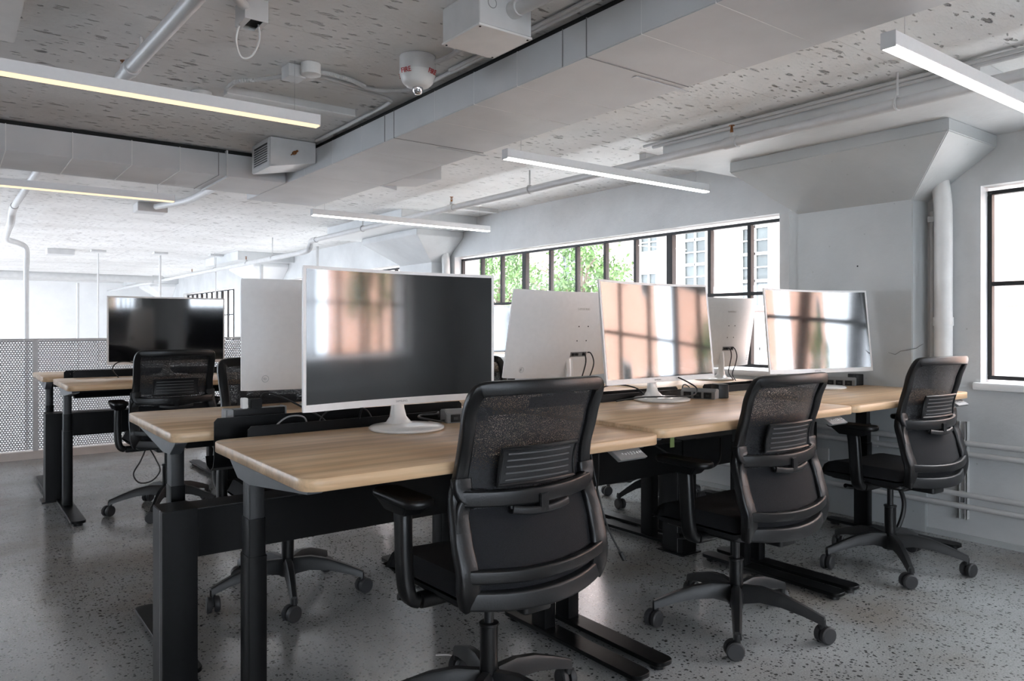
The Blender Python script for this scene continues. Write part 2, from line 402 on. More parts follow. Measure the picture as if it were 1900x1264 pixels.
def tag(o, label=None, cat=None, group=None, kind=None):
    if label: o['label'] = label
    if cat: o['category'] = cat
    if group: o['group'] = group
    if kind: o['kind'] = kind
    return o
def thing(name, loc, rz=0, label=None, cat=None, group=None):
    o = bpy.data.objects.new(name, None); COL.objects.link(o); o.empty_display_size = .1
    o.location = loc; o.rotation_euler = (0, 0, rz)
    return tag(o, label, cat, group)
def copy_tree(o, parent=None):
    c = o.copy(); COL.objects.link(c); c.parent = parent
    for ch in o.children: copy_tree(ch, c)
    return c
def place(proto, first, loc, rz, label, group):
    o = proto if first else copy_tree(proto)
    o.location = loc; o.rotation_euler = (0, 0, rz); o['label'] = label; o['group'] = group
    return o
def text(name, s, size, material, parent, mtx, ext=.0004, align='CENTER'):
    cu = bpy.data.curves.new(name, 'FONT'); cu.body = s; cu.size = size; cu.extrude = ext; cu.align_x = align; cu.align_y = 'CENTER'
    t = bpy.data.objects.new(name+'_tmp', cu); COL.objects.link(t)
    bpy.context.view_layer.update()
    me = bpy.data.meshes.new_from_object(t.evaluated_get(bpy.context.evaluated_depsgraph_get()))
    bpy.data.objects.remove(t)
    me.transform(mtx); me.materials.clear(); me.materials.append(material); me.name = name
    o = bpy.data.objects.new(name, me); COL.objects.link(o); o.parent = parent
    return o
# ================================================================ camera
cam = bpy.data.cameras.new('camera'); co = bpy.data.objects.new('camera', cam); COL.objects.link(co)
co.location = (0, 0, 1.2); co.rotation_euler = (math.radians(90), 0, -math.radians(37.07))
cam.sensor_width = 36; cam.lens = 36*1390/1900; cam.shift_y = -27/1900; cam.clip_start = .05; cam.clip_end = 200
SC.camera = co
SC.view_settings.view_transform = 'Standard'; SC.view_settings.look = 'None'; SC.view_settings.gamma = 1
SC.view_settings.use_curve_mapping = False
SC.view_settings.exposure = EXPO

# ================================================================ setting
def struct(name, mb, m, parent=None, **k):
    o = mb.build(name, m, parent, **k)
    if parent is None: o['kind'] = 'structure'
    return o
WX = 4.57; ZC = 2.38; XL = -6.0; YB = -4.0; YF = 23.0
struct('floor', MB().box(XL, 4.9, YB, 8.05, -.3, 0), M['floor'], smooth=0)
struct('floor_lower_level', MB().box(XL, 4.9, 8.05, YF+.3, -3.3, -3), M['concretek'], smooth=0)
struct('ceiling', MB().box(XL, 4.57, YB, YF, ZC, ZC+.3), M['ceil'], smooth=0)
struct('trim_1', MB().box(XL, 4.57, 7.98, 8.10, .0, .07), M['concretek'], smooth=0)

WZ0, WZ1 = .90, 1.955
def wall_x(name, opens, y0, y1, m):
    b = MB(); ys = y0
    for a, c in opens:
        b.box(WX, WX+.34, ys, a, -3.2, ZC+.3); b.box(WX, WX+.34, a, c, -.3 if a < 8 else -3.2, WZ0-.02); b.box(WX, WX+.34, a, c, WZ1+.02, ZC+.3); ys = c
    b.box(WX, WX+.34, ys, y1, -3.2, ZC+.3)
    return struct(name, b, m, smooth=0)
OP = [(-2.6, 1.745), (3.0, 7.12), (8.3, 12.3), (15.2, 19.2)]
wall_x('wall_right', OP, YB-.3, YF, M['wall'])
# front part behind the camera
b = MB(); b.box(XL-.3, -4.6, YB-.3, YB, -.3, ZC+.3); b.box(2.6, WX, YB-.3, YB, -.3, ZC+.3); b.box(-4.6, 2.6, YB-.3, YB, -.3, .9); b.box(-4.6, 2.6, YB-.3, YB, 1.955, ZC+.3)
struct('wall_back', b, M['wall'], smooth=0)
b = MB(); b.box(XL-.3, WX+.34, YF, YF+.3, -3.2, ZC+.3); struct('wall_far', b, M['wallw'], smooth=0)
b = MB()
LO = [(10.0, 14.0), (16.0, 20.0)]  # unseen wall openings added so daylight brightens the far room
ys = YB
for a, c in LO:
    b.box(XL-.3, XL, ys, a, -3.2, ZC+.3); b.box(XL-.3, XL, a, c, -3.2, .5 if a < 8 else -1.5); b.box(XL-.3, XL, a, c, 2.2, ZC+.3); ys = c
b.box(XL-.3, XL, ys, YF, -3.2, ZC+.3)
struct('wall_left', b, M['wallw'], smooth=0)
struct('wall_below_floor_edge', MB().box(XL, 4.57, 7.9, 8.05, -3.2, -.3), M['wallw'], smooth=0)  # unseen wall added to stop daylight leaking in under the floor

# windows in the right wall
def window(n, y0, y1, bars, thick, half_top=False):
    w = thing('window_%d' % n, (WX+.11, (y0+y1)/2, WZ0)); w['kind'] = 'structure'
    L = lambda y: y-(y0+y1)/2
    f = MB(); t = .022; z1 = WZ1-WZ0
    f.box(-.02, .02, L(y0), L(y1), 0, t); f.box(-.02, .02, L(y0), L(y1), z1-t, z1)
    f.box(-.02, .02, L(y0), L(y0)+t, t, z1-t); f.box(-.02, .02, L(y1)-t, L(y1), t, z1-t)
    f.build('frame', M['wframe'], w, smooth=0, bevel=.002)
    for i, y in enumerate(bars):
        h = .03 if y in thick else .015
        MB().box(-.022 if y in thick else -.016, .03, L(y)-h, L(y)+h, t, z1-t).build('mullion', M['wframe'], w, smooth=0, bevel=.002)
    tr = MB().box(-.017, .02, L(y0)+t, L(y1)-t, .535-.012, .535+.012); tr.build('transom', M['wframe'], w, smooth=0, bevel=.002)
    MB().box(.0, .004, L(y0)+t, L(y1)-t, t, z1-t).build('glass', M['glass'], w, smooth=0)
    return w
window(1, 3.0, 7.12, [3.312, 3.67, 4.061, 4.447, 4.812, 5.189, 5.57, 5.969, 6.365, 6.733], [4.061, 5.969])
window(2, -2.6, 1.745, [1.37, .98, .60, .21, -.17, -.54, -.91, -1.28, -1.66, -2.04, -2.3], [.60, -.91])
window(3, 8.3, 12.3, [8.7, 9.1, 9.5, 9.9, 10.3, 10.7, 11.1, 11.5, 11.9], [9.5, 11.1])
window(4, 15.2, 19.2, [15.6, 16.0, 16.4, 16.8, 17.2, 17.6, 18.0, 18.4, 18.8], [16.4, 18.0])
for n, (a, c) in enumerate([(-2.6, 1.745), (3.0, 7.12)]):
    s = MB().rbox(WX-.035, WX+.30, a-.02 if n else a, c+.03, WZ0-.055, WZ0-.012, .01, 2, 'y', .004)
    struct('trim_%d' % (n+2), s, M['wallw'])
w = thing('window_5', (-1.0, YB-.12, .9)); w['kind'] = 'structure'
f = MB(); f.box(-3.6, 3.6, -.02, .02, 0, .03); f.box(-3.6, 3.6, -.02, .02, 1.025, 1.055); f.box(-3.6, -3.57, -.02, .02, .03, 1.025); f.box(3.57, 3.6, -.02, .02, .03, 1.025)
f.build('frame', M['wframe'], w, smooth=0)
for k in range(1, 18): MB().box(-3.6+k*.4-.012, -3.6+k*.4+.012, -.02, .02, .03, 1.025).build('mullion', M['wframe'], w, smooth=0)
MB().box(-3.57, 3.57, -.018, .018, .52, .545).build('transom', M['wframe'], w, smooth=0)
MB().box(-3.57, 3.57, 0, .004, .03, 1.025).build('glass', M['glass'], w, smooth=0)

# columns with flared capitals and drop panels
def column(i, yc, name, m):
    b = MB()
    b.box(4.38, WX, yc-.296, yc+.425, .78, 1.93)
    b.box(4.40, WX, yc+.425, yc+.50, .78, 1.95)
    b.box(4.545, WX, yc-.296, yc+.50, 0 if yc < 8 else -3, .78)
    # flared capital: rim then inverted pyramid
    def ring(x, y0, y1, z): return [(x, y0, z), (WX, y0, z), (WX, y1, z), (x, y1, z)]
    b.rings([ring(3.98, yc-.655, yc+.65, 2.24), ring(3.98, yc-.655, yc+.65, 2.175), ring(4.38, yc-.296, yc+.425, 1.92)])
    o = struct(name, b, m, smooth=0, bevel=.004)
    d = MB().box(3.655, WX, yc-.92, yc+.92, 2.24, ZC)
    struct(name+'_drop_panel', d, M['wall'], smooth=0, bevel=.003)
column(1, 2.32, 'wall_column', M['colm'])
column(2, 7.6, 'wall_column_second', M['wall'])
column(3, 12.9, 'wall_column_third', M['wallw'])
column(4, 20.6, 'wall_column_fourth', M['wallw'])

# cracks in the column plaster (stains with a shape of their own)
ck = MB()
ck.tube([(4.379, 2.16, 1.045), (4.3785, 2.12, 1.035), (4.379, 2.09, 1.055), (4.3785, 2.05, 1.062), (4.379, 2.0, 1.075), (4.3785, 1.98, 1.09), (4.3785, 1.963, 1.10)], [.0012, .0025, .002, .003, .002, .002, .001], 5)
tag(ck.build('plaster_crack', M['greyp']), 'thin jagged crack running across the near column face above the desk', 'crack')
c2 = MB(); c2.cyl((4.3785, 2.345, 1.56), (4.3795, 2.345, 1.56), .005, n=10)
tag(c2.build('drill_hole', M['dark']), 'small dark drill hole in the grey column face', 'hole')

# vertical pipes next to the columns
def vpipe(yc, lab, g):
    p = MB(); p.tube(spline([(4.50, yc-.41, .80), (4.50, yc-.41, 1.0), (4.50, yc-.41, 1.75), (4.50, yc-.405, 1.92), (4.50, yc-.385, 2.06)], 6), .047, 18)
    p.lathe([(.05, .0), (.052, .0), (.052, .05), (.05, .05)], (4.50, yc-.41, 1.2), 18)
    tag(p.build('drain_pipe', M['paintl']), lab, 'pipe', g)
vpipe(2.32, 'white vertical pipe beside the near column and the right window', 'white vertical wall pipes')
vpipe(7.6, 'white vertical pipe beside the far column, left of the long window', 'white vertical wall pipes')
cd = MB(); cd.cyl((4.545, 2.0-.01, .6), (4.545, 2.0-.01, 1.86), .012, n=10); cd.box(4.53, 4.57, 1.97, 2.01, 1.80, 1.83)
tag(cd.build('wall_conduit', M['paint']), 'thin white conduit squeezed between the near column and the vertical pipe', 'conduit')

# horizontal heating pipes on struts, low on the right wall
for z, lab in ((.548, 'uppermost of the four horizontal grey pipes low on the right wall'), (.488, 'second from top of the four horizontal grey pipes low on the right wall'),
               (.262, 'third from top of the four horizontal grey pipes low on the right wall'), (.196, 'lowest of the four horizontal grey pipes low on the right wall')):
    p = MB(); p.cyl((4.515, -3.6, z), (4.515, 3.9, z), .0155, n=14)
    tag(p.build('wall_pipe', M['paint'], smooth=40), lab, 'pipe', 'four horizontal wall pipes')
for k, y in enumerate((1.825, .2, 3.0)):
    t = thing('pipe_strut', (WX, y, .12), 0, ['slotted vertical metal strut clamping the wall pipes right of the rightmost chair', 'slotted vertical strut holding the wall pipes nearest the camera', 'slotted vertical strut holding the wall pipes behind the desks'][k], 'bracket', 'pipe struts on the right wall')
    b = MB(); b.box(-.035, 0, -.022, -.018, 0, .545); b.box(-.035, 0, .018, .022, 0, .545); b.box(-.005, 0, -.018, .018, 0, .545); b.box(-.035, -.031, -.022, -.012, 0, .545); b.box(-.035, -.031, .012, .022, 0, .545)
    b.build('channel', M['paint'], t, smooth=0)
    for z in (.548, .488, .262, .196):
        MB().tube([(-.055+.0185*math.cos(a), yy, z-.12+.0185*math.sin(a)) for a in [0] for yy in (-.012, .012)], .0175, 14).build('clamp', M['paint'], t)
skirt = MB().box(4.55, WX, YB, 7.98, 0, .03); struct('baseboard_right', skirt, M['colm'], smooth=0)

# wall outlets
ob = MB().rbox(4.535, 4.57, 2.62, 2.74, .33, .41, .006, 3, 'x', .003); tag(ob.build('wall_outlet', M['paint']), 'white painted outlet box on the right wall seen under the desk ends', 'outlet')
ob = MB().rbox(4.53, 4.57, 2.30, 2.46, .46, .56, .006, 3, 'x', .003); tag(ob.build('junction_cover', M['paint']), 'white painted cover plate on the wall behind the rightmost desk', 'outlet')

# ---------------------------------------------------------------- railing at the void
rl = thing('railing', (0, 8.03, .07), 0, 'white perforated metal railing along the floor edge at the far left', 'railing')
MB().box(XL, 4.5, -.022, .022, .995, 1.015).build('top_rail', M['paint'], rl, smooth=0, bevel=.003)
px = [-5.4, -3.6, -1.4, .647, 2.65, 4.4]
for x in px: MB().box(x-.022, x+.022, -.02, .02, 0, .995).build('post', M['paint'], rl, smooth=0, bevel=.003)
for i in range(len(px)-1):
    MB().box(px[i]+.022, px[i+1]-.022, -.001, .001, .01, .995).build('perforated_panel', M['perf'], rl, smooth=0, fixn=False)
# ================================================================ ducts and ceiling services
dt = thing('main_duct', (1.9, 0, 2.2), 0, 'wide grey duct running along the ceiling towards the far room', 'duct')
b = MB(); b.box(0, .575, YB+.01, 6.0, 0, .145); b.build('duct_body', M['duct'], dt, smooth=0, bevel=.003)
for y in (2.055, 3.555): MB().box(-.002, .577, y-.002, y+.002, -.002, .147).build('seam', M['greyp'], dt, smooth=0)
for y in (2.19, 3.66): MB().box(-.002, .0, y-.002, y+.002, .0, .146).build('seam', M['greyp'], dt, smooth=0)
for y in (.5, 1.0, 1.47, 1.78, 2.48, 2.80, 3.14, 3.95, 4.35, 4.8): MB().box(-.0005, .5755, y-.001, y+.001, -.0008, .1455).build('panel_joint', M['paintl'], dt, smooth=0)
for y in (2.10, 3.60): MB().box(.30, .62, y-.012, y+.012, -.004, -.001).build('hanger_strap', M['duct'], dt, smooth=0)
MB().box(.03, .54, YB+.01, 6.0, .146, .18).build('duct_gap_shade', M['dark'], dt, smooth=0)  # near-black filler painting the shade between duct and ceiling
lt = thing('branch_duct', (0, 5.13, 2.2), 0, 'grey branch duct with panel seams crossing the ceiling at upper left', 'duct')
MB().box(XL+.02, 1.895, 0, .61, 0, .15).build('duct_body', M['duct'], lt, smooth=0, bevel=.003)
x = 1.55; k = 0
for x in (1.44, 1.2, .92, .6, .27, -.1, -.5, -.9, -1.4, -1.9):
    MB().box(x-.0025, x+.0025, -.003, .613, -.003, .152).build('seam', M['paintl'] if x < 1.4 else M['greyp'], lt, smooth=0)
MB().box(1.49, 1.50, -.006, .616, -.012, .17).build('hanger_strap', M['paint'], lt, smooth=0)
MB().box(XL+.02, 1.9, .03, .57, .151, .18).build('duct_gap_shade', M['dark'], lt, smooth=0)  # same dark filler, shade above the branch duct put in as colour

# grille box on main duct
g = thing('air_grille_box', (1.6, 4.6, 2.19), 0, 'white duct box with louvred grille on the left side of the main duct', 'air vent')
b = MB(); b.rings([[(0, 0, 0), (.295, 0, .055), (.295, .33, .055), (0, .33, 0)], [(0, 0, .185), (.295, 0, .185), (.295, .33, .185), (0, .33, .185)]]); b.build('box', M['paint'], g, smooth=0, bevel=.002)
b = MB(); b.box(-.006, -.001, .005, .325, .005, .03); b.box(-.006, -.001, .005, .325, .155, .18); b.box(-.006, -.001, .005, .035, .03, .155); b.box(-.006, -.001, .295, .325, .03, .155); b.build('grille_frame', M['paint'], g, smooth=0)
MB().box(-.002, -.0005, .035, .295, .03, .155).build('grille_back', M['dark'], g, smooth=0)
for k in range(8): MB().add([(-.006, .035, .036+k*.015), (-.006, .295, .036+k*.015), (-.001, .295, .029+k*.015), (-.001, .035, .029+k*.015)], [(0, 1, 2, 3), (3, 2, 1, 0)]).build('louvre', M['paint'], g, smooth=0, fixn=False)
b = MB(); b.cyl((.15, -.001, .10), (.15, -.02, .10), .012, n=12); b.cyl((.15, -.02, .10), (.165, -.035, .112), .006, n=8); b.cyl((.13, -.004, .085), (.17, -.004, .12), .003, n=6); b.build('damper_handle', M['brass'], g)
g = thing('air_diffuser', (2.477, 4.5, 2.2), 0, 'grey angled air diffuser box on the right side of the main duct', 'air vent')
b = MB(); b.rings([[(0, 0, 0), (.30, 0, .03), (.30, .35, .03), (0, .35, 0)], [(0, 0, .15), (.30, 0, .15), (.30, .35, .15), (0, .35, .15)]]); b.build('box', M['duct'], g, smooth=0, bevel=.002)
b = MB(); b.rings([[(.0, .32, .0), (.12, .32, -.02), (.12, .50, .035), (.0, .50, .04)], [(.0, .32, .06), (.12, .32, .06), (.12, .50, .06), (.0, .50, .06)]]); b.build('mouth', M['duct'], g, smooth=0)
b = MB(); b.cyl((.16, -.001, .10), (.16, -.03, .10), .009, n=10); b.box(.145, .175, -.035, -.028, .09, .11); b.build('damper_handle', M['dark'], g)

# pendant linear lights
def pendant(x0, x1, y, lab, em, m, g='suspended linear ceiling lights'):
    z = 2.10; L = x1-x0
    t = thing('pendant_light', ((x0+x1)/2, y, z), 0, lab, 'ceiling light', g)
    h = L/2
    MB().box(-h, h, -.024, .024, .006, .052).build('housing', m, t, smooth=0, bevel=.0012)
    MB().box(-h+.004, h-.004, -.020, .020, -.001, .006).build('diffuser', em, t, smooth=0)
    for s in (-1, 1):
        MB().box(s*h-.0015, s*h+.0015, -.0245, .0245, -.001, .053).build('end_cap', M['paint'], t, smooth=0)
        MB().cyl((s*(h-.11), 0, .05), (s*(h-.11), 0, ZC-z), .0013, n=6).build('suspension_wire', M['chrome'], t)
    return t
pendant(-.50, 1.345, 3.235, 'long warm glowing linear pendant light, nearest at upper left', M['emitw'], M['lamp'])
pendant(-.60, 1.323, 5.83, 'warm linear pendant light hanging below the branch duct at left', M['emitw'], M['lamp'])
pendant(2.40, 4.095, 3.24, 'linear pendant light in front of the long window, right of the main duct', M['emitn'], M['lamp'])
pendant(2.372, 4.137, 5.84, 'linear pendant light farthest back, above the large monitors', M['emitn'], M['lamp'])
pendant(2.432, 4.10, 1.20, 'linear pendant light at the upper right corner of the view', M['emitn'], M['lamp'])

def canopy(x, y, lab, r=.04, h=.045):
    b = MB(); b.lathe([(r, 0), (r, h), (r*.9, h+.003)][::-1] if 0 else [(r*.92, ZC-h-.002), (r, ZC-h), (r, ZC-.001)], (x, y, 0), 24)
    return tag(b.build('light_canopy', M['paintl']), lab, 'ceiling rose', 'round light canopies')
canopy(1.31, 3.235, 'round white canopy above the right end of the nearest warm pendant light', .045, .05)
canopy(4.0, 5.84, 'round white canopy above the right end of the farthest pendant light')
canopy(3.98, 3.24, 'round white canopy above the pendant light before the long window')
# driver housings
def driver(x0, x1, y, lab, w=.03, h=.04):
    t = thing('light_driver', ((x0+x1)/2, y, ZC-h), 0, lab, 'light driver', 'driver housings on the ceiling')
    L = (x1-x0)/2
    MB().box(-L, L, -w, w, .006, h).build('housing', M['paint'], t, smooth=0, bevel=.002)
    MB().box(-L, L, -w, w, 0, .006).build('cover', M['paintl'], t, smooth=0)
    return t
driver(1.10, 1.78, 3.80, 'long white driver housing on the ceiling beyond the nearest warm pendant')
driver(3.95, 4.45, 6.15, 'white driver housing on the ceiling near the farthest pendant light')
driver(3.8, 4.4, 3.55, 'white driver housing on the ceiling near the light before the long window')
fx = MB()
P = spline([(1.08, 3.72, 2.345), (1.10, 3.62, 2.36), (1.17, 3.55, 2.362), (1.26, 3.40, 2.36), (1.30, 3.30, 2.352)], 22)
fx.tube(P, [.0115 if i % 2 else .0095 for i in range(len(P))], 10)
tag(fx.build('flexible_conduit', M['paint']), 'ribbed flexible conduit looping left from the round canopy', 'conduit')
fx = MB()
P = spline([(1.35, 3.24, 2.352), (1.42, 3.26, 2.36), (1.52, 3.28, 2.362), (1.62, 3.33, 2.362)], 22)
fx.tube(P, [.0115 if i % 2 else .0095 for i in range(len(P))], 10)
tag(fx.build('flexible_conduit', M['paint']), 'ribbed flexible conduit running right from the round canopy', 'conduit')
jb = MB().rbox(1.22, 1.30, 3.27, 3.36, 2.32, ZC-.001, .003, 2, 'z', .002); tag(jb.build('square_junction_box', M['paint']), 'small square junction box left of the round canopy', 'junction box')
for k, (a, lab) in enumerate((([(1.34, 3.30, 2.36), (1.60, 3.36, 2.365), (1.74, 3.34, 2.365), (1.84, 3.20, 2.365), (1.85, 2.9, 2.365), (1.855, 2.2, 2.365), (1.86, .5, 2.365)], 'thin painted conduit curving to run beside the main duct'),
                              ([(1.34, 3.33, 2.36), (1.70, 3.42, 2.365), (1.82, 3.46, 2.365), (1.85, 3.55, 2.365), (1.86, 4.0, 2.365), (1.86, 4.5, 2.365)], 'thin painted conduit bending back along the main duct to the grille box'))):
    c = MB(); c.tube(spline(a, 8), .010, 10); tag(c.build('ceiling_conduit', M['paint']), lab, 'conduit', 'conduits beside the duct')
c = MB(); c.tube([(1.835, YB+.1, 2.367), (1.835, 2.9, 2.367)], .009, 10); tag(c.build('ceiling_conduit', M['paint']), 'straight thin conduit on the ceiling above the large junction box', 'conduit', 'conduits beside the duct')

# large junction box
t = thing('large_junction_box', (1.59, 2.26, 2.245), 0, 'large square white junction box with screwed cover on the ceiling', 'junction box')
MB().box(-.115, .115, -.12, .12, .008, .134).build('box', M['paint'], t, smooth=0, bevel=.002)
MB().box(-.118, .118, -.123, .123, 0, .008).build('cover', M['paintl'], t, smooth=0, bevel=.001)
for sx in (-1, 1):
    for sy in (-1, 1): MB().cyl((sx*.105, sy*.11, -.002), (sx*.105, sy*.11, .0), .004, n=8).build('screw', M['dark'], t)
for q in (-.06, .06):
    MB().tube([(q+.018*math.cos(a), -.1205, .09+.018*math.sin(a)) for a in [2*PI*i/20 for i in range(20)]], .0012, 5, closed=True).build('knockout', M['greyp'], t)
c = MB(); c.tube(spline([(1.62, 2.14, 2.33), (1.63, 1.98, 2.325), (1.64, 1.5, 2.33), (1.66, .3, 2.34)], 4), .024, 16); c.tube([(1.62, 2.14, 2.33), (1.622, 2.10, 2.33)], .031, 16)
tag(c.build('large_conduit', M['paint']), 'thick white conduit entering the large junction box', 'conduit')
# FIRE strobe
t = thing('fire_alarm_strobe', (1.65, 2.87, 2.245), 0, 'round white ceiling fire alarm with red lettering and clear strobe', 'fire alarm')
MB().lathe([(.03, .0), (.052, .006), (.066, .02), (.072, .034), (.078, .052), (.080, .062), (.080, .066)], n=40).build('sounder', M['paintl'], t, smooth=40)
MB().lathe([(.078, .066), (.079, .068), (.079, .133), (.076, .134)], n=40).build('back_box', M['paint'], t)
MB().lathe([(.003, -.03), (.014, -.028), (.022, -.018), (.024, .0), (.024, .004)], n=24).build('strobe_lens', M['chrome'], t)
for th in (-158, -68, 22, 112):
    a = math.radians(th); R = Matrix.Rotation(a+PI/2, 4, 'Z')
    m = Matrix.Translation((.0806*math.cos(a), .0806*math.sin(a), .056)) @ R @ Matrix.Rotation(PI/2, 4, 'X') @ Matrix.Rotation(.25, 4, 'X')
    text('fire_lettering', 'FIRE', .030, M['red'], t, m, .001)
c = MB(); c.tube(spline([(1.70, 2.82, 2.35), (1.72, 2.70, 2.355), (1.69, 2.5, 2.355), (1.66, 2.38, 2.35)], 6), .011, 10)
tag(c.build('short_conduit', M['paint']), 'short white conduit between the fire alarm and the large junction box', 'conduit')
# small junction box with open bottom and loop
t = thing('open_junction_box', (.892, 2.76, 2.30), 0, 'small open junction box with a hanging wire loop at the top of the view', 'junction box')
b = MB(); b.box(-.042, .042, -.056, -.053, 0, .079); b.box(-.042, .042, .053, .056, 0, .079); b.box(-.042, -.039, -.053, .053, 0, .079); b.box(.039, .042, -.053, .053, 0, .079); b.box(-.039, .039, -.053, .053, .072, .079); b.box(-.039, -.02, -.053, .053, 0, .002); b.box(.025, .039, -.053, .053, 0, .002)
b.build('box', M['paint'], t, smooth=0)
b = MB(); b.box(-.03, .03, -.04, .04, .01, .04); b.build('wiring', M['dark'], t)
MB().tube(spline([(-.035, .02, .01), (-.04, .05, -.05), (-.015, .07, -.10), (.02, .06, -.09), (.035, .02, -.04), (.025, .0, .01)], 8), .0035, 8).build('wire_loop', M['paintl'], t)
c = MB(); c.tube(spline([(.86, 2.72, 2.345), (.80, 2.66, 2.35), (.70, 2.48, 2.355), (.60, 2.2, 2.36)], 5), .017, 12); tag(c.build('ceiling_conduit', M['paint']), 'painted conduit entering the open junction box from the left', 'conduit')
# smoke sensor
t = MB(); t.lathe([(.02, 2.335), (.035, 2.338), (.042, 2.352), (.05, 2.356), (.052, 2.379)], (1.03, 3.96, 0), 28); tag(t.build('smoke_detector', M['paintl']), 'small round white smoke detector on the ceiling behind the nearest pendant', 'smoke detector')

# sprinkler main near windows
def head(p, down=False, parent=None):
    b = MB(); x, y, z = p
    b.cyl((x, y, z), (x, y, z+.02), .009, n=10); b.cyl((x-.010, y, z+.018), (x-.006, y, z+.045), .0025, n=6); b.cyl((x+.010, y, z+.018), (x+.006, y, z+.045), .0025, n=6)
    b.cyl((x, y, z+.02), (x, y, z+.044), .003, n=8); b.cyl((x, y, z+.045), (x, y, z+.048), .016, n=12)
    return b.build('sprinkler_head', M['brass'], parent)
t = thing('sprinkler_main', (0, 0, 0), 0, 'long grey sprinkler pipe hung below the ceiling along the window side', 'pipe')
b = MB(); b.tube([(3.53, YB+.02, 2.232), (3.53, 8.55, 2.232)], .027, 16); b.tube(spline([(3.53, 8.55, 2.232), (3.53, 8.70, 2.225), (3.53, 8.74, 2.17), (3.51, 8.76, 2.12), (3.48, 8.9, 2.10)], 5), .034, 14)
b.tube([(3.48, 8.9, 2.10), (3.46, 22.5, 2.13)], .03, 14); b.build('pipe', M['paint'], t)
for y in (2.62, 5.55, 11.0, 14.0):
    z = 2.232 if y < 8 else 2.11
    f = MB(); f.tube([(3.53 if y < 8 else 3.475, y-.04, z), (3.53 if y < 8 else 3.475, y+.04, z)], .034, 16); f.cyl((3.53 if y < 8 else 3.475, y, z+.02), (3.53 if y < 8 else 3.475, y, z+.055), .015, n=12)
    fo = f.build('tee_fitting', M['paint'], t)
    head((3.53 if y < 8 else 3.475, y, z+.05), parent=fo)
for y in (1.70, 4.45, 7.3, 9.9, 12.6):
    z = 2.232 if y < 8 else 2.11; x = 3.53 if y < 8 else 3.475
    MB().cyl((x, y, z+.04), (x, y, ZC), .006, n=8).build('hanger_rod', M['paint'], t)
    MB().tube([(x+.03*math.cos(a), y, z+.03*math.sin(a)+.003) for a in [2*PI*i/20 for i in range(20)]], .006, 6, closed=True).build('hanger_ring', M['paint'], t)
c = MB(); c.tube([(3.60, .0, 2.36), (3.60, 3.35, 2.36)], .010, 8); c.tube([(3.632, .0, 2.352), (3.632, 3.3, 2.352)], .013, 8); tag(c.build('conduit_pair', M['paint']), 'pair of thin conduits running on the ceiling behind the sprinkler pipe', 'conduit')

# diagonal pipe upper left with its drop
t = thing('drain_line', (0, 0, 0), 0, 'thick white pipe running diagonally under the ceiling at upper left', 'pipe')
b = MB(); b.tube([(.73, .6, 2.30), (.665, 2.663, 2.30), (.622, 3.70, 2.30)], .029, 18)
b.build('pipe', M['paint'], t)
MB().tube([(.630, 3.50, 2.30), (.627, 3.56, 2.30)], .036, 16).build('coupling', M['paint'], t)
MB().cyl((.635, 3.35, 2.32), (.635, 3.35, ZC), .006, n=8).build('hanger_rod', M['paint'], t)
h = head((.615, 3.60, 2.30), parent=t)
t = thing('drain_line', (0, 0, 0), 0, 'thick white pipe dropping to the lower level beyond the branch duct at far left', 'pipe')
MB().tube([(.53, 5.9, 2.31), (.50, 8.2, 2.30)], .027, 16).build('pipe', M['paint'], t)
MB().tube(spline([(.50, 8.2, 2.30), (.50, 8.5, 2.28), (.50, 8.7, 2.20), (.52, 9.6, 2.20), (.56, 10.4, 2.20), (.70, 10.9, 2.21), (.79, 11.0, 2.15), (.79, 11.0, 1.9)], 5), .033, 14).build('elbow', M['paint'], t)
MB().cyl((.79, 11, 1.95), (.79, 11, -2.99), .030, n=16).build('downpipe', M['paint'], t)
# small duct corner top left
b = MB(); b.box(-.9, .215, 2.2, 3.52, 2.31, ZC); tag(b.build('ceiling_panel_box', M['paintl'], smooth=0, bevel=.003), 'shallow grey duct box cut off by the upper left corner', 'duct')
# low horizontal pipe and far services
b = MB(); b.tube([(XL+.1, 16.3, 2.15), (3.1, 16.3, 2.13), (3.3, 16.3, 2.13)], .07, 14); b.tube(spline([(3.3, 16.3, 2.13), (3.44, 16.3, 2.13), (3.46, 16.3, 2.12)], 3), .085, 14)
tag(b.build('cross_pipe', M['paint']), 'white pipe crossing the far room below the ceiling', 'pipe')
for k, (x, y, s, lab) in enumerate(((1.58, 7.9, .22, 'grey ceiling box just beyond the second warm pendant light'), (1.40, 13.4, .30, 'flat grey ceiling box in the far room at left'))):
    t = MB(); t.box(x-s*.6, x+s*.6, y-s*.5, y+s*.5, ZC-.085, ZC-.0); tag(t.build('ceiling_box', M['paint'], smooth=0, bevel=.004), lab, 'ceiling box')
c = MB(); c.tube(spline([(1.6, 7.75, 2.34), (1.75, 7.2, 2.34), (1.78, 6.7, 2.35), (1.78, 6.4, 2.35)], 5), .03, 12); tag(c.build('flexible_duct', M['paint']), 'short round duct joining the grey ceiling box beyond the second pendant', 'duct')
for k, (x, y, r, zb, lab) in enumerate(((1.889, 13.19, .012, -1.5, 'thin suspension rod left of the three hanging in the far room'), (2.735, 12.97, .018, -1.5, 'thickest suspension rod of the three hanging in the far room'), (3.547, 12.8, .010, 1.35, 'thin suspension rod nearest the far windows'))):
    t = thing('hanging_rod', (x, y, zb), 0, lab, 'rod', 'rods hanging in the far room')
    MB().cyl((0, 0, 0), (0, 0, ZC-zb-.05), r, n=10).build('rod', M['paint'], t)
    MB().box(-.10, .10, -.08, .08, ZC-zb-.03, ZC-zb).build('mounting_plate', M['paint'], t, smooth=0)
b = MB(); b.cyl((2.2, 18.0, -3), (2.2, 18.0, 2.1), .03, n=10); tag(b.build('far_pole', M['paint']), 'slim white pole standing against the far wall', 'pole')
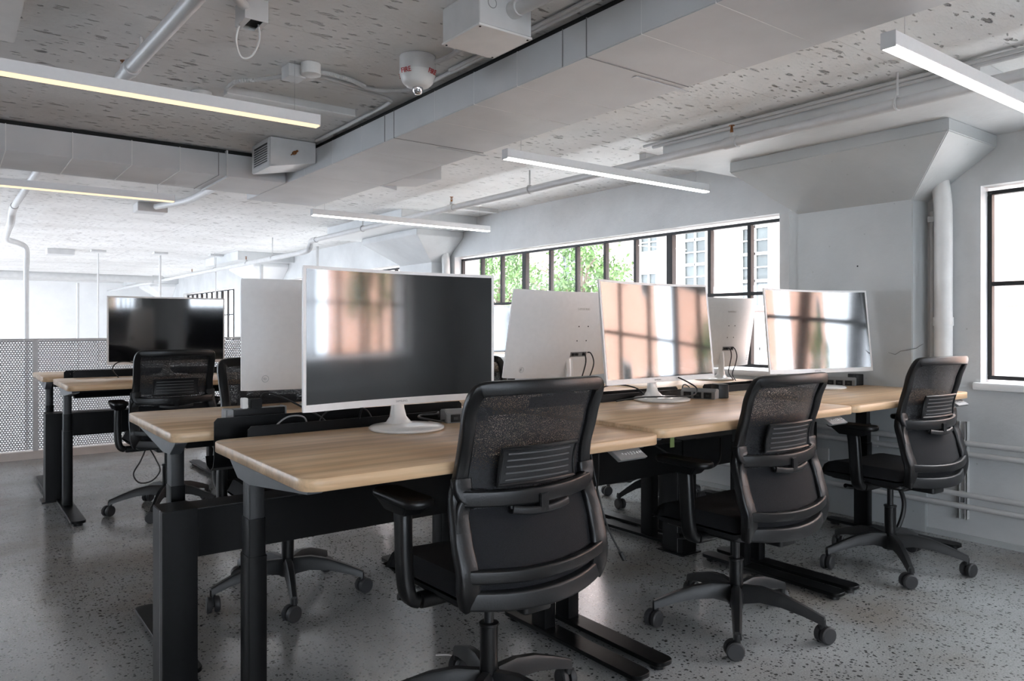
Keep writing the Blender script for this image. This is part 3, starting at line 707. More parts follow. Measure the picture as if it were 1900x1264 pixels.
b = MB(); b.cyl((4.1, 12.2, 1.0), (4.1, 12.2, 2.2), .03, n=10); b.cyl((4.1, 9.9, 1.0), (4.1, 9.9, 2.3), .022, n=10); tag(b.build('far_riser', M['paint']), 'pair of thin white risers by the far windows', 'pipe')
# ================================================================ desks
DW, DD, TH = 1.25, .78, .033
def make_desk(h, keypad=True, tray_top=.03, DW=1.25):
    t = thing('standing_desk', (0, 0, 0)); t['category'] = 'desk'
    MB().rbox(-DW/2, DW/2, -DD/2, DD/2, h-TH, h, .05, 7, 'z', .0022).build('desktop', M['wood'], t, smooth=50)
    for s in (-1, 1):
        x = s*(DW/2-.062)
        lg = MB().rbox(x-.0275, x+.0275, .125, .21, .034, .517, .006, 2).build('leg', M['black'], t, smooth=40)
        MB().rbox(x-.025, x+.025, .129, .206, .517, .628, .006, 2).build('middle_tube', M['black'], lg, smooth=40)
        MB().rbox(x-.0225, x+.0225, .133, .202, .628, h-TH, .006, 2).build('inner_tube', M['blacks'], lg, smooth=40)
        ft = MB().rbox(x-.042, x+.042, -.365, .385, .018, .034, .03, 5, 'z', .002).build('foot', M['black'], t, smooth=40)
        for y in (-.32, .34): MB().cyl((x, y, 0), (x, y, .018), .028, n=16).build('levelling_pad', M['blackp'], ft)
        b = MB(); p = [(-.34, h-TH), (.30, h-TH), (.30, h-TH-.015), (.22, h-TH-.062), (.11, h-TH-.066), (-.33, h-TH-.016)]
        b.rings([[(x+s*.012-.02, y, z) for y, z in p], [(x+s*.012+.02, y, z) for y, z in p]]); b.build('side_bracket', M['greyb'], t, smooth=0, bevel=.001)
    MB().box(-DW/2+.09, DW/2-.09, .14, .195, h-TH-.05, h-TH-.004).build('crossbar', M['black'], t, smooth=0, bevel=.002)
    # cable tray: curved trough hung behind the rear edge with a raised lip
    yo = DD/2+.035
    prof = [(yo, h+tray_top), (yo, h-.09), (yo-.015, h-.125), (yo-.05, h-.14), (yo-.09, h-.13), (yo-.105, h-.10)]
    inn = [(y-.0, z) for y, z in prof]
    b = MB(); x0, x1 = -.5, .5
    out = prof + [(y-.004*(1 if i < 2 else .3), z+.004*(0 if i < 2 else 1)) for i, (y, z) in reversed(list(enumerate(prof)))]
    xs = [x0, x0+.012, x1-.012, x1]
    R = []
    for k, x in enumerate(xs):
        dz = .012 if k in (0, 3) else 0
        R.append([(x, y, z-(dz if z > h else 0)) for y, z in out])
    b.rings(R); b.build('cable_tray', M['black'], t, smooth=40)
    if keypad:
        k = MB(); kx = .47
        k.rings([[(kx-.062, -.408, h-.062), (kx-.062, -.395, h-.070), (kx-.062, -.33, h-.036), (kx-.062, -.36, h-.034)], [(kx+.062, -.408, h-.062), (kx+.062, -.395, h-.070), (kx+.062, -.33, h-.036), (kx+.062, -.36, h-.034)]])
        kp = k.build('height_keypad', M['greyp'], t, smooth=0, bevel=.0015)
        nrm = Vector((0, -.028, .048)).normalized()
        # face goes from (-.408,h-.062) to (-.36,h-.034); writing lies on it, facing up and forward
        ang = math.atan2(.028, .048)
        m = Matrix.Translation((kx+.01, -.3865, h-.0483)) @ Matrix.Rotation(ang, 4, 'X')
        text('key_lettering', '^ v 1 2 3 4 M', .017, M['whitetext'], kp, m, .0008)
    return t
desk_list = [
    (1.30, 2.095, 0, .835, 'light oak standing desk nearest the camera, in front of the big black-screened monitor'),
    (2.565, 2.11, 0, .848, 'light oak standing desk in the middle of the near row'),
    (3.785, 2.11, 0, .848, 'light oak standing desk at the right end of the near row, by the wall'),
    (1.225, 3.06, PI, .84, 'light oak standing desk directly behind the nearest one, its left corner showing'),
    (2.59, 3.06, PI, .835, 'light oak standing desk behind the middle desk, under the white monitor back with hanging cables'),
    (3.80, 3.06, PI, .835, 'light oak standing desk behind the right end desk, close to the window sill'),
    (1.195, 5.49, 0, .845, 'light oak standing desk at far left with black monitor facing the camera'),
    (1.16, 6.52, PI, .84, 'light oak standing desk farthest left, tucked behind the one with the black monitor'),
    (2.49, 5.49, 0, .845, 'light oak standing desk in the far row, mostly hidden behind the chairs'),
    (3.80, 5.62, 0, .84, 'light oak standing desk of the far row near the windows'),
]
for i, (x, y, rz, h, lab) in enumerate(desk_list):
    d = make_desk(h, keypad=(rz == 0), tray_top=.030 if i < 3 else .046, DW={2: 1.18, 5: 1.13}.get(i, 1.25))
    d.location = (x, y, 0); d.rotation_euler = (0, 0, rz + (math.radians(-.6) if i == 1 else 0)); d['label'] = lab; d['group'] = 'oak standing desks'

# central cable spines with posts
def spine(x0, x1, y, posts, lab):
    t = thing('cable_spine', (x0, y, 0), 0, lab, 'desk beam', 'black steel beams between desk rows')
    L = x1-x0
    MB().box(.10, L, -.065, .065, .44, .597).build('beam', M['black'], t, smooth=0, bevel=.002)
    MB().box(.10, L, -.062, .062, .597, .599).build('top_cover', M['rubber'], t, smooth=0)
    for p in posts:
        po = MB().box(p-.008, p+.10, -.07, .07, .006, .602).build('post', M['black'], t, smooth=0, bevel=.002)
        MB().box(p-.009, p-.007, -.035, -.033, .006, .602).build('seam', M['greyp'], po, smooth=0)
        MB().box(p-.03, p+.12, -.085, .085, 0, .006).build('base_plate', M['black'], po, smooth=0)
    return t
spine(.56, 4.34, 2.655, (0, 2.52, 3.68), 'black steel beam and square post between the near desk rows')
spine(.545, 4.40, 6.02, (0, 2.0, 3.72), 'black steel beam and post between the two far-left desks')

# ================================================================ chairs
def yprof(z):
    K = [(.41, -.215), (.50, -.235), (.60, -.210), (.70, -.175), (.78, -.180), (.90, -.212), (1.02, -.255)]
    for (a, b), (c, d) in zip(K, K[1:]):
        if z <= c:
            t = max(0, (z-a)/(c-a)); t = t*t*(3-2*t)*.5+t*.5; return b+(d-b)*t
    return K[-1][1]
def wprof(z):
    K = [(.41, .205), (.47, .228), (.60, .236), (.70, .228), (.80, .215), (1.02, .222)]
    for (a, b), (c, d) in zip(K, K[1:]):
        if z <= c: return b+(d-b)*max(0, (z-a)/(c-a))
    return K[-1][1]
BOW = .045
def bp(s, z, off=0, bow=BOW): return Vector((s*wprof(z), yprof(z)-bow*(1-s*s)+off, z))
def make_chair():
    t = thing('office_chair', (0, 0, 0)); t['category'] = 'office chair'
    hub = MB(); hub.lathe([(.036, .088), (.042, .10), (.042, .135), (.034, .15), (.031, .152)], n=24)
    hb = hub.build('base_hub', M['blacks'], t)
    gl = MB(); gl.cyl((0, 0, .07), (0, 0, .262), .027, n=20); gl.lathe([(.027, .26), (.030, .262), (.030, .269), (.02, .271)], n=20); gl.build('lower_gas_tube', M['blackp'], t)
    for k in range(5):
        a = math.radians(2+72*k); c, s_ = math.cos(a), math.sin(a)
        path = [(.028, .130), (.10, .142), (.18, .134), (.26, .112), (.335, .086)]
        hs = [.070, .058, .048, .038, .030]; ws = [.048, .044, .040, .035, .030]
        R = []
        for (r, z), h, w in zip(path, hs, ws):
            R.append([(r*c-q*s_, r*s_+q*c, z+zz) for q, zz in ((-w/2, -h/2), (w/2, -h/2), (w/2*.8, h/2*.6), (w/4, h/2), (-w/4, h/2), (-w/2*.8, h/2*.6))])
        b = MB(); b.rings(R)
        b.cyl((.327*c, .327*s_, .055), (.327*c, .327*s_, .092), .0125, n=12)
        b.build('base_arm', M['blacks'], hb, smooth=50)
        # caster with twin wheels, trailing at an angle
        ca = a+math.radians((80, -60, 40, -75, 55)[k]); dx, dy = math.cos(ca), math.sin(ca)
        cx, cy = .327*c+dx*.012, .327*s_+dy*.012
        w = MB()
        for sd in (-1, 1):
            o0 = (cx-dy*sd*.005, cy+dx*sd*.005, .034); o1 = (cx-dy*sd*.027, cy+dx*sd*.027, .034)
            w.tube([o0, ((o0[0]*.7+o1[0]*.3), (o0[1]*.7+o1[1]*.3), .034), ((o0[0]*.2+o1[0]*.8), (o0[1]*.2+o1[1]*.8), .034), o1], [.0305, .0335, .0335, .029], 22)
        w.cyl((cx-dy*.02, cy+dx*.02, .029), (cx+dy*.02, cy-dx*.02, .029), .008, n=8)
        w.box(cx-.006, cx+.006, cy-.006, cy+.006, .03, .06)
        w.build('caster', M['rubber'], hb, smooth=40)
    MB().cyl((0, 0, .25), (0, 0, .40), .0145, n=16).build('gas_piston', M['blacks'], t)
    # mechanism
    b = MB(); b.rbox(-.085, .085, -.12, .13, .365, .405, .02, 3, 'z', .006); b.rbox(-.05, .05, -.24, -.08, .372, .40, .015, 3, 'z', .004)
    mc = b.build('mechanism', M['blackp'], t, smooth=40)
    l = MB(); l.tube(spline([(-.08, .06, .385), (-.17, .06, .38), (-.22, .065, .375), (-.27, .07, .385)], 4), [.008]*4+[.007]*4+[.011]*5, 8); l.build('lever', M['blackp'], mc)
    # seat cushion
    b = MB(); N = 14
    def seat_pt(u, v, top):
        x = (u-.5)*2; y = v
        hw = .235*(1-.06*(1-y))
        yy = -.18+.44*y
        ed = min(1, (1-abs(x))*7, y*9, (1-y)*6); ed = max(0, ed); ed = math.sqrt(1-(1-ed)**2)
        z = .43 + (.052*ed if top else -.028*ed) - (.02*max(0, y-.8)/.2 if top else 0) + (.008*x*x if top else 0)
        cr = 1-.07*max(0, abs(x)-.7)/.3*(1 if 0 < y < 1 else 1.2)
        return (x*hw, (yy-.045)*cr+.045, z)
    b.grid(lambda u, v: seat_pt(u, v, True), 18, 18); n0 = len(b.v); b.grid(lambda u, v: seat_pt(u, v, False), 18, 18)
    so = b.build('seat', M['fabric'], t, smooth=60)
    bm = bmesh.new(); bm.from_mesh(so.data); bmesh.ops.remove_doubles(bm, verts=bm.verts, dist=.0015); bmesh.ops.recalc_face_normals(bm, faces=bm.faces); bm.to_mesh(so.data); bm.free()
    MB().rbox(-.20, .20, -.17, .22, .395, .415, .05, 4, 'z', .004).build('seat_pan', M['blackp'], t, smooth=40)
    # backrest frame: one loop of moulded rail
    zt = 1.0
    L = [(-1, z) for z in (.435, .47, .52, .58, .64, .70, .76, .82, .88, .93)]
    path = [bp(s, z) for s, z in L]
    for s, z in ((-.995, .965), (-.96, .99), (-.88, zt)): path.append(bp(s, z))
    for s in (-.6, -.3, 0, .3, .6): path.append(bp(s, zt+.004*(1-s*s)))
    for s, z in ((.88, zt), (.96, .99), (.995, .965)): path.append(bp(s, z))
    path += [bp(1, z) for s, z in reversed(L)]
    path = spline(path, 3)
    rr = []
    for p in path:
        z = p.z; rr.append(1.5 if z < .50 else 1.5-.12*(z-.50)/.1 if z < .62 else 1.38-.38*min(1, (z-.62)/.16))
    fr = MB(); fr.tube(path, rr, sec=rsec(.040, .025, .24, 2), up=(0, -1, .0)); bf = fr.build('backrest_frame', M['blackp'], t, smooth=45)
    # waist bar, lower bar and lip
    def bar(z, off, w, h, name, mm, bow=BOW, s0=-1., lift=0, r=.25):
        P = [bp(s0+(-2*s0)*i/16, z, off, bow)+Vector((0, 0, lift*(1-(s0+(-2*s0)*i/16)**2))) for i in range(17)]
        return MB().tube(P, 1, sec=rsec(h, w, r, 3), up=(0, -1, 0)).build(name, mm, t, smooth=45)
    bar(.708, -.016, .022, .044, 'waist_bar', M['blackp'], BOW+.012, lift=-.006)
    for s in (-1, 1):
        sh = MB(); P = [bp(s*1.0, .76, -.004), bp(s*.985, .735, -.008), bp(s*.94, .715, -.013), bp(s*.84, .708, -.016), bp(s*.70, .707, -.017)]
        sh.tube(spline(P, 4), [1.25, 1.3, 1.32, 1.32, 1.3, 1.28, 1.25, 1.2, 1.15, 1.12, 1.1, 1.08, 1.05, 1.03, 1.02, 1.0, 1.0], sec=rsec(.044, .022, .3, 3), up=(0, -1, 0)); sh.build('rail_shoulder', M['blackp'], t, smooth=45)
        sh = MB(); P = [bp(s*1.0, .62, -.004), bp(s*.99, .66, -.007), bp(s*.95, .69, -.011), bp(s*.84, .703, -.015), bp(s*.72, .706, -.016)]
        sh.tube(spline(P, 4), [1.2]*4+[1.1]*5+[1]*8, sec=rsec(.04, .022, .3, 3), up=(0, -1, 0)); sh.build('rail_shoulder', M['blackp'], t, smooth=45)
    bar(.515, -.006, .024, .036, 'lower_bar', M['blackp'], BOW+.004, lift=-.012)
    bar(.448, -.002, .034, .052, 'lower_lip', M['blacks'], BOW+.01, lift=-.012)
    MB().grid(lambda u, v: bp(-.95+1.9*u, .44+.235*v, .008), 16, 10).build('lower_back_panel', M['fabric'], t, smooth=80, fixn=False)
    MB().grid(lambda u, v: bp(-.95+1.9*u, .675+.32*v, .006), 16, 16).build('mesh_back', M['mesh'], t, smooth=80, fixn=False)
    # lumbar pad with ridges
    off = -.020
    b = MB(); P = []
    def lp(u, v, o): return bp(-.60+1.20*u, .738+.098*v, off+o)
    b.grid(lambda u, v: lp(u, v, 0), 10, 4); b.grid(lambda u, v: lp(u, v, -.006), 10, 4)
    lum = b.build('lumbar_pad', M['blacks'], t, smooth=60)
    f = MB(); ed = [lp(u/8, 0, -.004) for u in range(9)]+[lp(1, v/4, -.004) for v in range(1, 5)]+[lp(1-u/8, 1, -.004) for u in range(1, 9)]+[lp(0, 1-v/4, -.004) for v in range(1, 4)]
    f.tube(ed, .0065, 8, closed=True); f.build('pad_rim', M['blackp'], lum)
    for k in range(5):
        v = .14+.18*k
        f = MB(); f.tube([lp(.06+.84*i/8, v, -.0075) for i in range(9)], .0026, 6); f.build('ridge', M['ridge'], lum)
    cl = MB(); cl.tube([bp(-.42+.84*i/10, .672-.010*(1-abs(i/5-1)**2), -.022, BOW+.006) for i in range(11)], 1, sec=rsec(.022, .014, .4, 3), up=(0, -1, 0))
    for s in (-.42, .42): cl.tube([bp(s, .672, -.022), bp(s, .705, -.018)], .006, 8)
    cl.build('lumbar_slider', M['blacks'], t, smooth=45)
    MB().box(-.016, .016, yprof(.69)-BOW-.045, yprof(.69)-BOW-.022, .655, .708).build('slider_clip', M['blackp'], t, smooth=0, bevel=.003)
    # spine joining back to mechanism
    MB().tube([(0, -.10, .385), (0, -.19, .39), (0, -.235, .42), (0, -.255, .46)], 1, sec=rsec(.10, .03, .4, 3), up=(0, 0, 1)).build('back_bracket', M['blackp'], t, smooth=45)
    for s in (-1, 1):
        a = MB(); pth = spline([(s*.08, .0, .392), (s*.20, .0, .388), (s*.262, .0, .395), (s*.283, .0, .43), (s*.288, .005, .52), (s*.285, .015, .62), (s*.280, .03, .665)], 5)
        a.tube(pth, 1, sec=rsec(.056, .038, .35, 3), up=(s, 0, .2)); ar = a.build('armrest_post', M['blackp'], t, smooth=45)
        c = MB(); c.rings([[(s*.28-.03, -.03, .64), (s*.28+.03, -.03, .64), (s*.28+.03, .08, .64), (s*.28-.03, .08, .64)], [(s*.28-.04, -.06, .672), (s*.28+.04, -.06, .672), (s*.28+.04, .12, .672), (s*.28-.04, .12, .672)]]); c.build('pad_support', M['blackp'], ar, smooth=0, bevel=.004)
        MB().rbox(s*.28-.045, s*.28+.045, -.10, .155, .670, .694, .042, 6, 'z', .006).build('armrest_pad', M['blackp'], ar, smooth=45)
    return t
proto_chair = make_chair()
chair_spots = [
    (1.31, 1.85, 0, .035, 0, 'black mesh office chair nearest the camera, at the front desk'),
    (2.535, 1.86, math.radians(-1), .0, 0, 'black mesh office chair in the middle of the three facing the near desks'),
    (3.77, 1.85, math.radians(-4), .035, 7, 'rightmost black mesh office chair, beside the wall pipes'),
    (1.22, 3.28, PI, .03, 0, 'black office chair behind the nearest desk, its star base showing under the long beam'),
    (2.46, 3.42, PI, .0, 0, 'black office chair beyond the middle desks, mesh top just left of the white monitor back'),
    (3.86, 3.52, PI, .0, 0, 'black office chair behind the right end desks, only its star base visible'),
    (1.15, 5.26, 0, .03, 26, 'black mesh office chair at far left in front of the black monitor'),
    (2.42, 5.15, math.radians(-12), .0, 10, 'black mesh office chair in the far row right of the far-left chair'),
]
UP = ('gas_piston', 'mechanism', 'seat', 'backrest', 'waist', 'lower_', 'lower_lip', 'mesh_back', 'lumbar', 'slider', 'rail_shoulder', 'back_bracket', 'armrest')
made = [proto_chair] + [copy_tree(proto_chair) for _ in chair_spots[1:]]
for o, (x, y, rz, dz, br, lab) in zip(made, chair_spots):
    o.location = (x, y, 0); o.rotation_euler = (0, 0, rz); o['label'] = lab; o['group'] = 'black mesh office chairs'
    for ch in o.children:
        if ch.name.startswith(UP): ch.location.z += dz
        if ch.name.startswith('base_hub'): ch.rotation_euler = (0, 0, math.radians(br))

# ================================================================ monitors
def make_monitor(tilt):
    t = thing('curved_monitor', (0, 0, 0)); t['category'] = 'monitor'
    b = MB(); b.lathe([(.128, 0), (.133, .004), (.133, .009), (.126, .013), (.06, .018), (.01, .020)], n=56)
    b.build('stand_base', M['whitep'], t, smooth=30)
    R = []
    for z, w, y0, y1 in ((.012, .11, -.015, .105), (.022, .075, .015, .090), (.04, .055, .036, .078), (.07, .046, .046, .074), (.12, .044, .052, .075), (.20, .044, .048, .066)):
        R.append([(x*w/2, y0+(y1-y0)*(q+1)/2, z) for x, q in ((-1, -.6), (-.6, -1), (.6, -1), (1, -.6), (1, .6), (.6, 1), (-.6, 1), (-1, .6))])
    MB().rings(R).build('stand_neck', M['whitep'], t, smooth=60)
    hw, z0, z1 = .390, .085, .560
    P = Matrix.Translation((0, .02, .18)) @ Matrix.Rotation(-tilt, 4, 'X') @ Matrix.Translation((0, -.02, -.18))
    def fy(x): return .032-.26*x*x
    R = []
    N = 24
    for i in range(N+1):
        x = -hw+2*hw*i/N; f = fy(x); e = (x/hw)**2
        th = .012+.022*(1-e*e)
        zi = 0.0015 if i in (0, N) else 0
        R.append([(x, f, z0+zi), (x, f, z1-zi), (x, f+.010, z1-zi), (x, f+th*.75, z1-.06), (x, f+th, (z0+z1)/2+.05), (x, f+th, z0+.15), (x, f+th*.9, z0+.03), (x, f+.011, z0+zi)])
    b = MB(); b.rings(R).xf(P); hs = b.build('housing', M['whiteb'], t, smooth=40)
    b = MB()
    def sp(u, v):
        x = -(hw-.011)+2*(hw-.011)*u; z = z0+.024+(z1-.011-z0-.024)*v; return (x, fy(x)-.0008, z)
    b.grid(sp, 40, 2).xf(P); b.build('screen', M['screen'], t, smooth=80)
    text('brand_lettering', 'SAMSUNG', .0105, M['greytext'], hs, P @ Matrix.Translation((0, fy(0)-.0006, z0+.0115)) @ Matrix.Rotation(PI/2, 4, 'X'), .0002)
    # back details
    yb = lambda x: fy(x)+.012+.022*(1-(x/hw)**4)
    RB = Matrix.Rotation(PI, 4, 'Z') @ Matrix.Rotation(PI/2, 4, 'X')
    text('rear_lettering', 'SAMSUNG', .02, M['whitep'], hs, P @ Matrix.Translation((-.06, yb(-.06)-.004, .47)) @ RB, .0006)
    for sx in (-.105, -.035):
        for z in (.295, .375):
            b = MB(); b.cyl((sx, yb(sx)-.003, z), (sx, yb(sx)+.0015, z), .0035, n=10).xf(P); b.build('rear_screw', M['dark'], hs)
    b = MB(); b.tube([(.30+.014*math.cos(2*PI*i/24), yb(.30)+.001, .135+.014*math.sin(2*PI*i/24)) for i in range(24)], .0018, 6, closed=True); b.cyl((.30, yb(.3)-.002, .135), (.30, yb(.3)+.003, .135), .006, n=14)
    b.xf(P); b.build('control_button', M['paint'], hs)
    b = MB(); b.rings([[(-.12, yb(-.1)-.004, .205), (-.0, yb(0)-.004, .205), (-.0, yb(0)+.001, .205), (-.12, yb(-.1)+.001, .205)], [(-.12, yb(-.1)-.004, .232), (-.0, yb(0)-.004, .232), (-.0, yb(0)+.001, .232), (-.12, yb(-.1)+.001, .232)]]).xf(P); po = b.build('port_recess', M['greyp'], hs, smooth=0)
    for x in (-.098, -.045, -.018):
        b = MB(); b.box(x-.009, x+.009, yb(x)-.002, yb(x)+.006, .212, .226).xf(P); b.build('port', M['dark'], hs, smooth=0)
    b = MB()
    for k in range(5): b.box(-.355+.0, -.32, yb(-.34)-.0005, yb(-.34)+.0012, .125+k*.008, .128+k*.008)
    b.xf(P); b.build('rating_label', M['greytext'], hs, smooth=0)
    return t
mons = [
    (1.30, 2.34, .835, math.radians(3), 0, 'large white-framed monitor nearest the camera, black screen reflecting an orange window'),
    (2.70, 2.40, .848, math.radians(2), math.radians(6), 'curved white-framed monitor facing the camera on the middle desk, reflecting window bars'),
    (3.955, 2.33, .848, math.radians(-13), math.radians(6), 'curved white-framed monitor facing the camera at the right end desk near the wall'),
    (1.38, 3.20, .84, PI, 0, 'white monitor back seen edgewise behind the left side of the nearest monitor'),
    (2.715, 3.14, .835, PI, math.radians(12), 'white curved monitor back with plugged cables between the nearest and middle monitors'),
    (4.17, 3.24, .835, PI, math.radians(9), 'white curved monitor back standing between the middle and right end monitors'),
    (1.26, 5.72, .845, math.radians(1), 0, 'white-framed monitor with plain black screen at far left'),
    (3.98, 5.80, .84, 0, 0, 'dark monitor of the far row glimpsed through the gap right of the nearest monitor'),
]
for x, y, z, rz, tl, lab in mons:
    m = make_monitor(tl); m.location = (x, y, z+.0006); m.rotation_euler = (0, 0, rz); m['label'] = lab; m['group'] = 'white curved monitors'

# ================================================================ desk accessories
def power_unit(x, y, z, rz, lab, adaptor=True):
    t = thing('desktop_power_unit', (x, y, z), rz, lab, 'power outlet', 'grey desktop power units')
    b = MB(); p = [(-.036, 0), (.04, 0), (.04, .046), (-.012, .050), (-.036, .034)]
    b.rings([[(-.085, yy, zz) for yy, zz in p], [(.085, yy, zz) for yy, zz in p]]); b.build('body', M['greyp'], t, smooth=0, bevel=.003)
    for q in (-.05, .0, .05):
        so = MB().box(q-.019, q+.019, -.0385, -.034, .004, .032).build('socket', M['dark'], t, smooth=0, bevel=.0005)
        MB().box(q-.008, q+.008, -.0395, -.0384, .012, .022).build('socket_face', M['rubber'], so, smooth=0)
    return t
power_unit(1.585, 2.40, .835, math.radians(-12), 'grey power unit with sockets on the nearest desk, right of the monitor foot')
power_unit(2.93, 2.36, .848, math.radians(-70), 'grey power unit beside a black adaptor on the middle desk')
power_unit(4.23, 2.37, .848, math.radians(-70), 'grey power unit beside a black adaptor on the right end desk')
def adaptor(x, y, z, rz, lab, s=1):
    t = thing('power_adaptor', (x, y, z), rz, lab, 'adaptor', 'black power adaptors')
    MB().rbox(-.03*s, .03*s, -.035*s, .035*s, 0.0, .068*s, .006, 3, 'z', .003).build('body', M['blackp'], t, smooth=40)
    MB().box(.0301*s, .0305*s, -.025*s, .025*s, .01, .058*s).build('label_plate', M['greyp'], t, smooth=0)
    return t
adaptor(3.02, 2.31, .849, math.radians(-25), 'black plug adaptor standing by the power unit on the middle desk')
adaptor(4.31, 2.32, .849, math.radians(-20), 'black plug adaptor tilted against the power unit on the right end desk', .98)
t = thing('socket_block', (.90, 2.745, .84), 0, 'long black socket block with grey end clamped behind the nearest desk', 'power outlet')
MB().box(-.085, .10, -.028, .028, .0, .062).build('body', M['blackp'], t, smooth=0, bevel=.002)
MB().box(-.112, -.086, -.030, .030, .0, .064).build('grey_end', M['greyp'], t, smooth=0, bevel=.003)
MB().box(.101, .106, -.029, .029, .0, .064).build('grey_end', M['greyp'], t, smooth=0)
MB().box(-.02, .02, -.018, .018, .062, .095).build('plug', M['dark'], t, smooth=0, bevel=.002)
MB().box(-.050, -.03, -.014, .014, .062, .100).build('white_plug', M['whitep'], t, smooth=0, bevel=.002)
t = thing('socket_block', (2.35, 2.72, .835), 0, 'small black socket block behind the nearest chair back, left of the white monitor back', 'power outlet')
MB().box(-.07, .06, -.028, .028, .0, .055).build('body', M['blackp'], t, smooth=0, bevel=.002)
MB().box(-.09, -.071, -.029, .029, .0, .056).build('grey_end', M['greyp'], t, smooth=0)

def cable(pts, r, lab, g=None, m='cable', n=8, name='cable'):
    o = MB().tube(spline(pts, n), r, 8).build(name, M[m])
    return tag(o, lab, 'cable', g)
cable([(.92, 2.745, .94), (.935, 2.73, .955), (.97, 2.70, .945), (1.03, 2.66, .91), (1.10, 2.60, .86), (1.13, 2.58, .80)], .0035, 'black cable arching out of the socket block into the tray')
cable([(.87, 2.53, .80), (.89, 2.525, .85), (.935, 2.525, .885), (.99, 2.535, .885), (1.02, 2.56, .86), (1.03, 2.58, .80)], .003, 'grey cable looping over the tray lip behind the nearest desk', m='greyp')
cable([(1.06, 2.59, .80), (1.10, 2.60, .875), (1.18, 2.60, .905), (1.27, 2.59, .88), (1.30, 2.58, .80)], .003, 'thin cable arc behind the nearest monitor frame')
cable([(1.16, 2.40, .96), (1.18, 2.44, .92), (1.20, 2.50, .885), (1.21, 2.56, .80)], .0035, 'cable dropping from the nearest monitor into the tray')
cable([(1.52, 2.41, .845), (1.48, 2.41, .842), (1.44, 2.42, .850), (1.42, 2.46, .856), (1.45, 2.49, .86), (1.50, 2.47, .862), (1.53, 2.50, .86), (1.56, 2.56, .80)], .0042, 'coiled dark cable lying beside the nearest power unit', m='rubber')
# monitor cables
def moncables(x, y, z, lab, tilt=.2):
    cable([(x, y, z), (x+.01, y-.03, z-.005), (x-.0, y-.05, z-.05), (x-.03, y-.06, z-.11), (x-.07, y-.08, z-.16), (x-.10, y-.14, z-.20)], .0035, 'black cable hanging from '+lab+', curving left', 'cables plugged into the white monitor backs')
    cable([(x+.045, y, z), (x+.05, y-.035, z-.0), (x+.06, y-.05, z-.05), (x+.03, y-.06, z-.11), (x-.03, y-.08, z-.17), (x-.05, y-.12, z-.21)], .0035, 'black cable hanging from '+lab+', curving right', 'cables plugged into the white monitor backs')
moncables(2.80, 3.085, 1.05, 'the back left of the middle monitor')
moncables(4.22, 3.185, 1.05, 'the back right of the middle monitor')
cable([(2.18, 2.74, .88), (2.25, 2.72, .895), (2.32, 2.70, .89), (2.42, 2.68, .87), (2.52, 2.66, .86)], .0035, 'black cable running from the small socket block along the tray')
cable([(2.42, 2.60, .86), (2.50, 2.58, .91), (2.58, 2.55, .918), (2.64, 2.50, .90), (2.67, 2.47, .865), (2.72, 2.45, .853), (2.86, 2.42, .853), (2.92, 2.41, .86)], .0035, 'black cable looping over the tray left of the middle monitor foot')
cable([(2.44, 2.44, .856), (2.56, 2.40, .870), (2.68, 2.33, .872), (2.80, 2.30, .873), (2.87, 2.33, .90), (2.86, 2.38, .93), (2.84, 2.42, .95)], .0035, 'black cable crossing the middle monitor foot')
cable([(2.96, 2.50, .86), (3.0, 2.52, .90), (3.05, 2.52, .88), (3.1, 2.52, .80)], .003, 'thin cable behind the adaptor on the middle desk')
cable([(3.70, 2.70, .86), (3.78, 2.68, .875), (3.9, 2.70, .87), (4.0, 2.72, .885), (4.08, 2.70, .86), (4.03, 2.66, .85)], .004, 'tangle of black cable in the tray right of the middle monitor')
cable([(3.95, 2.70, .86), (4.02, 2.66, .90), (4.08, 2.64, .89), (4.1, 2.66, .82)], .004, 'short loop of cable rising from the tray right of the middle monitor')
cable([(.93, 5.64, .852), (.89, 5.62, .91), (.92, 5.60, .955), (1.0, 5.60, .955), (1.08, 5.60, .92), (1.10, 5.62, .86), (1.16, 5.66, .87)], .004, 'dark cable looped on the far-left desk under its black monitor')
cable([(.97, 5.0, .44), (.94, 4.98, .38), (.90, 4.97, .31), (.93, 4.96, .255), (1.0, 4.97, .255), (1.05, 4.98, .31), (1.03, 5.0, .38), (1.0, 5.0, .44)], .0045, 'black cable loop dangling under the far-left chair')
cable([(1.855, 1.99, .79), (1.860, 1.98, .70), (1.875, 1.96, .58), (1.90, 1.94, .47), (1.945, 1.92, .375)], .0035, 'long black cable hanging down to the floor right of the nearest chair')
o = MB().cyl((1.942, 1.921, .382), (1.955, 1.915, .355), .008, n=10).build('cable_plug', M['cable']); tag(o, 'small black plug at the end of the long hanging cable', 'plug')
cable([(1.90, 1.99, .79), (1.86, 1.95, .68), (1.80, 1.90, .60), (1.75, 1.88, .52)], .003, 'thin black cable crossing behind the nearest chair back')
cable([(3.15, 1.95, .80), (3.17, 1.92, .70), (3.165, 1.90, .60), (3.19, 1.90, .58), (3.20, 1.92, .66), (3.16, 1.94, .76)], .0035, 'bundled cable hanging under the keypad of the middle desk')
cable([(2.30, 2.30, .79), (2.34, 2.10, .70), (2.45, 2.0, .62), (2.60, 2.0, .62), (2.75, 2.1, .70)], .004, 'black cable sagging beneath the middle desk')
o = MB().box(2.28, 2.302, 1.98, 1.984, .72, .765).build('cable_tag', M['green']); tag(o, 'small green and white tag hanging from a cable under the middle desk', 'tag')
cable([(1.42, 2.34, .003), (1.46, 2.31, .003), (1.47, 2.27, .003), (1.50, 2.25, .003)], .003, 'scrap of white wire on the floor behind the nearest chair', m='whitep', name='wire_scrap')

cable([(4.14, 2.06, .44), (4.20, 2.03, .34), (4.25, 2.01, .22), (4.22, 2.02, .10), (4.15, 2.05, .012)], .012, 'thick black cable hose curving to the floor behind the rightmost chair')
